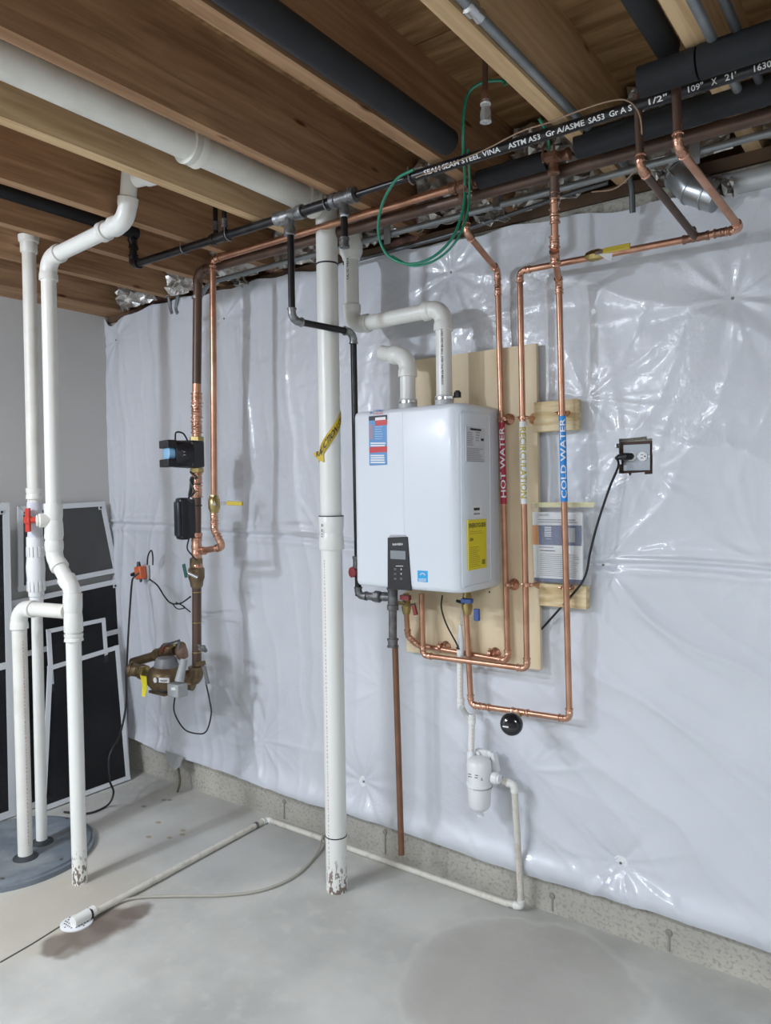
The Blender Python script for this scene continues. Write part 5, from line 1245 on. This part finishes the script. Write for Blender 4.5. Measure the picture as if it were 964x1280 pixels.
# ================================================================== SCREENS
def screen(tl, tr, br, bl, Xt, Xb, label, bars=(), mesh=meshm, w=.028, th=.011, group=None, tabs=True):
    """flat insect screen; corners given where they stand, top edge at X=Xt and foot at X=Xb"""
    c = [P(*tl, X=Xt), P(*tr, X=Xt), P(*br, X=Xb), P(*bl, X=Xb)]
    c[2].z = max(c[2].z, .006); c[3].z = max(c[3].z, .006)
    if c[2].z < .12: c[2].z = c[3].z = .006
    m3 = (c[2]+c[3])/2; t_ = thing('window_screen', label, 'window screen', m3)
    nrm = (c[1]-c[0]).cross(c[3]-c[0]).normalized()
    if nrm.x < 0: nrm = -nrm
    cen = sum(c, Vector())/4
    def q(u_, v_): return (c[0]*(1-u_)+c[1]*u_)*(1-v_)+(c[3]*(1-u_)+c[2]*u_)*v_
    W = (c[1]-c[0]).length; Hh = (c[3]-c[0]).length; du = w/W/2; dv_ = w/Hh/2
    for a, b in ((q(0, dv_), q(1, dv_)), (q(0, 1-dv_), q(1, 1-dv_))): MB().bar(a, b, w, th, nrm).build('frame_bar', framem, t_, smooth=False)
    for a, b in ((q(du, 0), q(du, 1)), (q(1-du, 0), q(1-du, 1))): MB().bar(a, b, w, th, nrm).build('frame_bar', framem, t_, smooth=False)
    for v_ in bars: MB().bar(q(0, v_), q(1, v_), w, th, nrm).build('cross_bar', framem, t_, smooth=False)
    MB().prism([q(du, dv_)-nrm*.001, q(1-du, dv_)-nrm*.001, q(1-du, 1-dv_)-nrm*.001, q(du, 1-dv_)-nrm*.001], nrm*.002).build('mesh', mesh, t_, smooth=False)
    if tabs:
        for u_, v_ in ((1-du*2.4, dv_*2.6), (du*2.4, dv_*2.6)):
            p_ = q(u_, v_)+nrm*th*.55; MB().obox(p_, (c[1]-c[0]).normalized()*.011, (c[3]-c[0]).normalized()*.011, nrm*.003).build('corner_tab', framem, t_, smooth=False)
            MB().obox(p_+nrm*.003, (c[1]-c[0]).normalized()*.006, (c[3]-c[0]).normalized()*.006, nrm*.001).build('tab_hole', ink, t_, smooth=False)
    return t_
# back to front
screen((22, 633), (130, 627), (148, 715), (22, 740), LW+.025, LW+.04, 'grey-meshed screen at the back, topmost against the drywall', mesh=meshg)
screen((10, 752), (149, 723), (162, 975), (18, 1012), LW+.055, LW+.20, 'tall dark screen nearest the plastic sheet', bars=(.27,))
screen((-150, 645), (11, 628), (20, 1035), (-150, 1075), LW+.12, LW+.21, 'large screen at the far left edge cut off by the frame', bars=(.52,), w=.034)
screen((58, 787), (131, 772), (146, 965), (70, 992), LW+.135, LW+.25, 'small screen leaning in front, half behind the other small one', w=.022, tabs=False)
screen((60, 833), (148, 806), (163, 985), (50, 1000), LW+.160, LW+.28, 'lowest front screen right behind the white pipes', w=.024, tabs=False)

# extension cord from the orange adapter down to the slab
t = thing('orange_adapter', 'orange plug adapter on the wall outlet left of the dark main', 'plug adapter', on_film(183, 715))
p = on_film(184, 715)
MB().obox(p+V(.01, -.014, 0), V(.024, 0, 0), V(0, .004, 0), V(0, 0, .042)).build('outlet_plate', M('grey_outlet', (.45, .45, .45), .5), t, bevel=.002)
MB().obox(p+V(-.003, -.042, .0), V(.028, 0, .004), V(0, .022, 0), V(-.006, 0, .036)).build('adapter', orange, t, bevel=.008)
MB().sweep([p+V(-.025, -.05, -.006), p+V(-.062, -.06, -.014)], [.015, .009], 12).build('cord_cap', blackp, t)
MB().sweep([p+V(-.012, -.045, .034), p+V(-.014, -.045, .062)], [.013, .008], 12).build('cord_cap', blackp, t)
MB().sweep([p+V(.0, -.045, -.03), p+V(.01, -.05, -.05)], [.010, .006], 12).build('cord_cap', blackp, t)
o = MB().sweep(spline([P(174, 716, Y=2.47), P(167, 722, Y=2.45), P(165, 728, Y=2.44), P(163, 752, Y=2.40), P(160, 800, Y=2.36), P(158, 850, Y=2.33), P(157, 885, Y=2.30), P(150, 918, Y=2.27), P(141, 935, Y=2.25), P(136, 950, Y=2.22),
                        P(137, 975, Y=2.17), P(142, 990, Y=2.13), P(136, 1005, Z=.02), P(120, 1014, Z=.008), P(104, 1017, Z=.008), P(80, 1015, Z=.008)], 10), .0052, 8).build('extension_cord', cordm)
tag(o, 'black extension cord hanging from the orange adapter down beside the screens', 'cord')
o = MB().sweep(spline([P(184, 706, Y=2.49), P(185, 695, Y=2.49), P(189, 688, Y=2.49), P(191, 695, Y=2.5), P(191, 706, Y=2.52)], 8), .004, 8).build('cord_loop', cordm, t)
o = MB().sweep(spline([P(187, 724, Y=2.49), P(197, 732, Y=2.47), P(206, 746, Y=2.45), P(214, 754, Y=2.43), P(226, 754, Y=2.38), P(238, 746, Y=2.3)], 8), .004, 8).build('sagging_cable', cordm); tag(o, 'black cord sagging from the orange adapter to the green lever valve', 'cord')
o = MB().sweep(spline([P(214, 753, Y=2.43), P(222, 761, Y=2.42), P(231, 759, Y=2.4), P(220, 753, Y=2.41), P(228, 757, Y=2.4), P(238, 765, Y=2.4)], 8), .003, 8).build('cord_tail', cordm); tag(o, 'small twisted cord tail below the green lever valve', 'cord')
o = None
# scrap of foil tape and cable stub below the film near the corner
o = MB().prism([P(207, 938, Y=2.53), P(229, 946, Y=2.53), P(225, 958, Y=2.50), P(219, 963, Y=2.49), P(208, 952, Y=2.50)], (0, .002, 0)).build('torn_flap', M('grey_flap', (.42, .43, .42), .4, .3), None, smooth=False); tag(o, 'small torn grey flap hanging under the plastic sheet near the corner', 'flap')
o = MB().sweep(spline([P(222, 955, Y=2.53), P(225, 975, Y=2.52), P(222, 990, Z=.01)]), .006, 8).build('rusty_stub', M('rusty_wire', (.12, .1, .07), .7), None); tag(o, 'dark stub standing on the slab below the torn flap', 'wire')

GROUPS = {'ceiling_joist': 'floor joists overhead', 'bell_hanger': 'copper bell hangers', 'window_screen': 'window screens leaning on the left wall', 'foam_sleeve': 'black foam sleeves under the ceiling',
          'foil_batt': 'foil batts between the joist ends', 'foil_flap': 'torn foil flaps along the sill', 'conduit': 'grey conduits overhead', 'pine_block': 'pine blocks beside the board',
          'fiberglass_scrap': 'pink wool scraps on the sill', 'pipe_label': 'label strips on the three copper pipes', 'grey_cable': 'grey cables near the corner', 'conduit_strap': 'straps of the long conduit', 'ground_clamp': 'bronze ground clamps'}
for o in COL.objects:
    k = o.name.split('.')[0]
    if k in GROUPS and o.parent is None and 'label' in o: o['group'] = GROUPS[k]
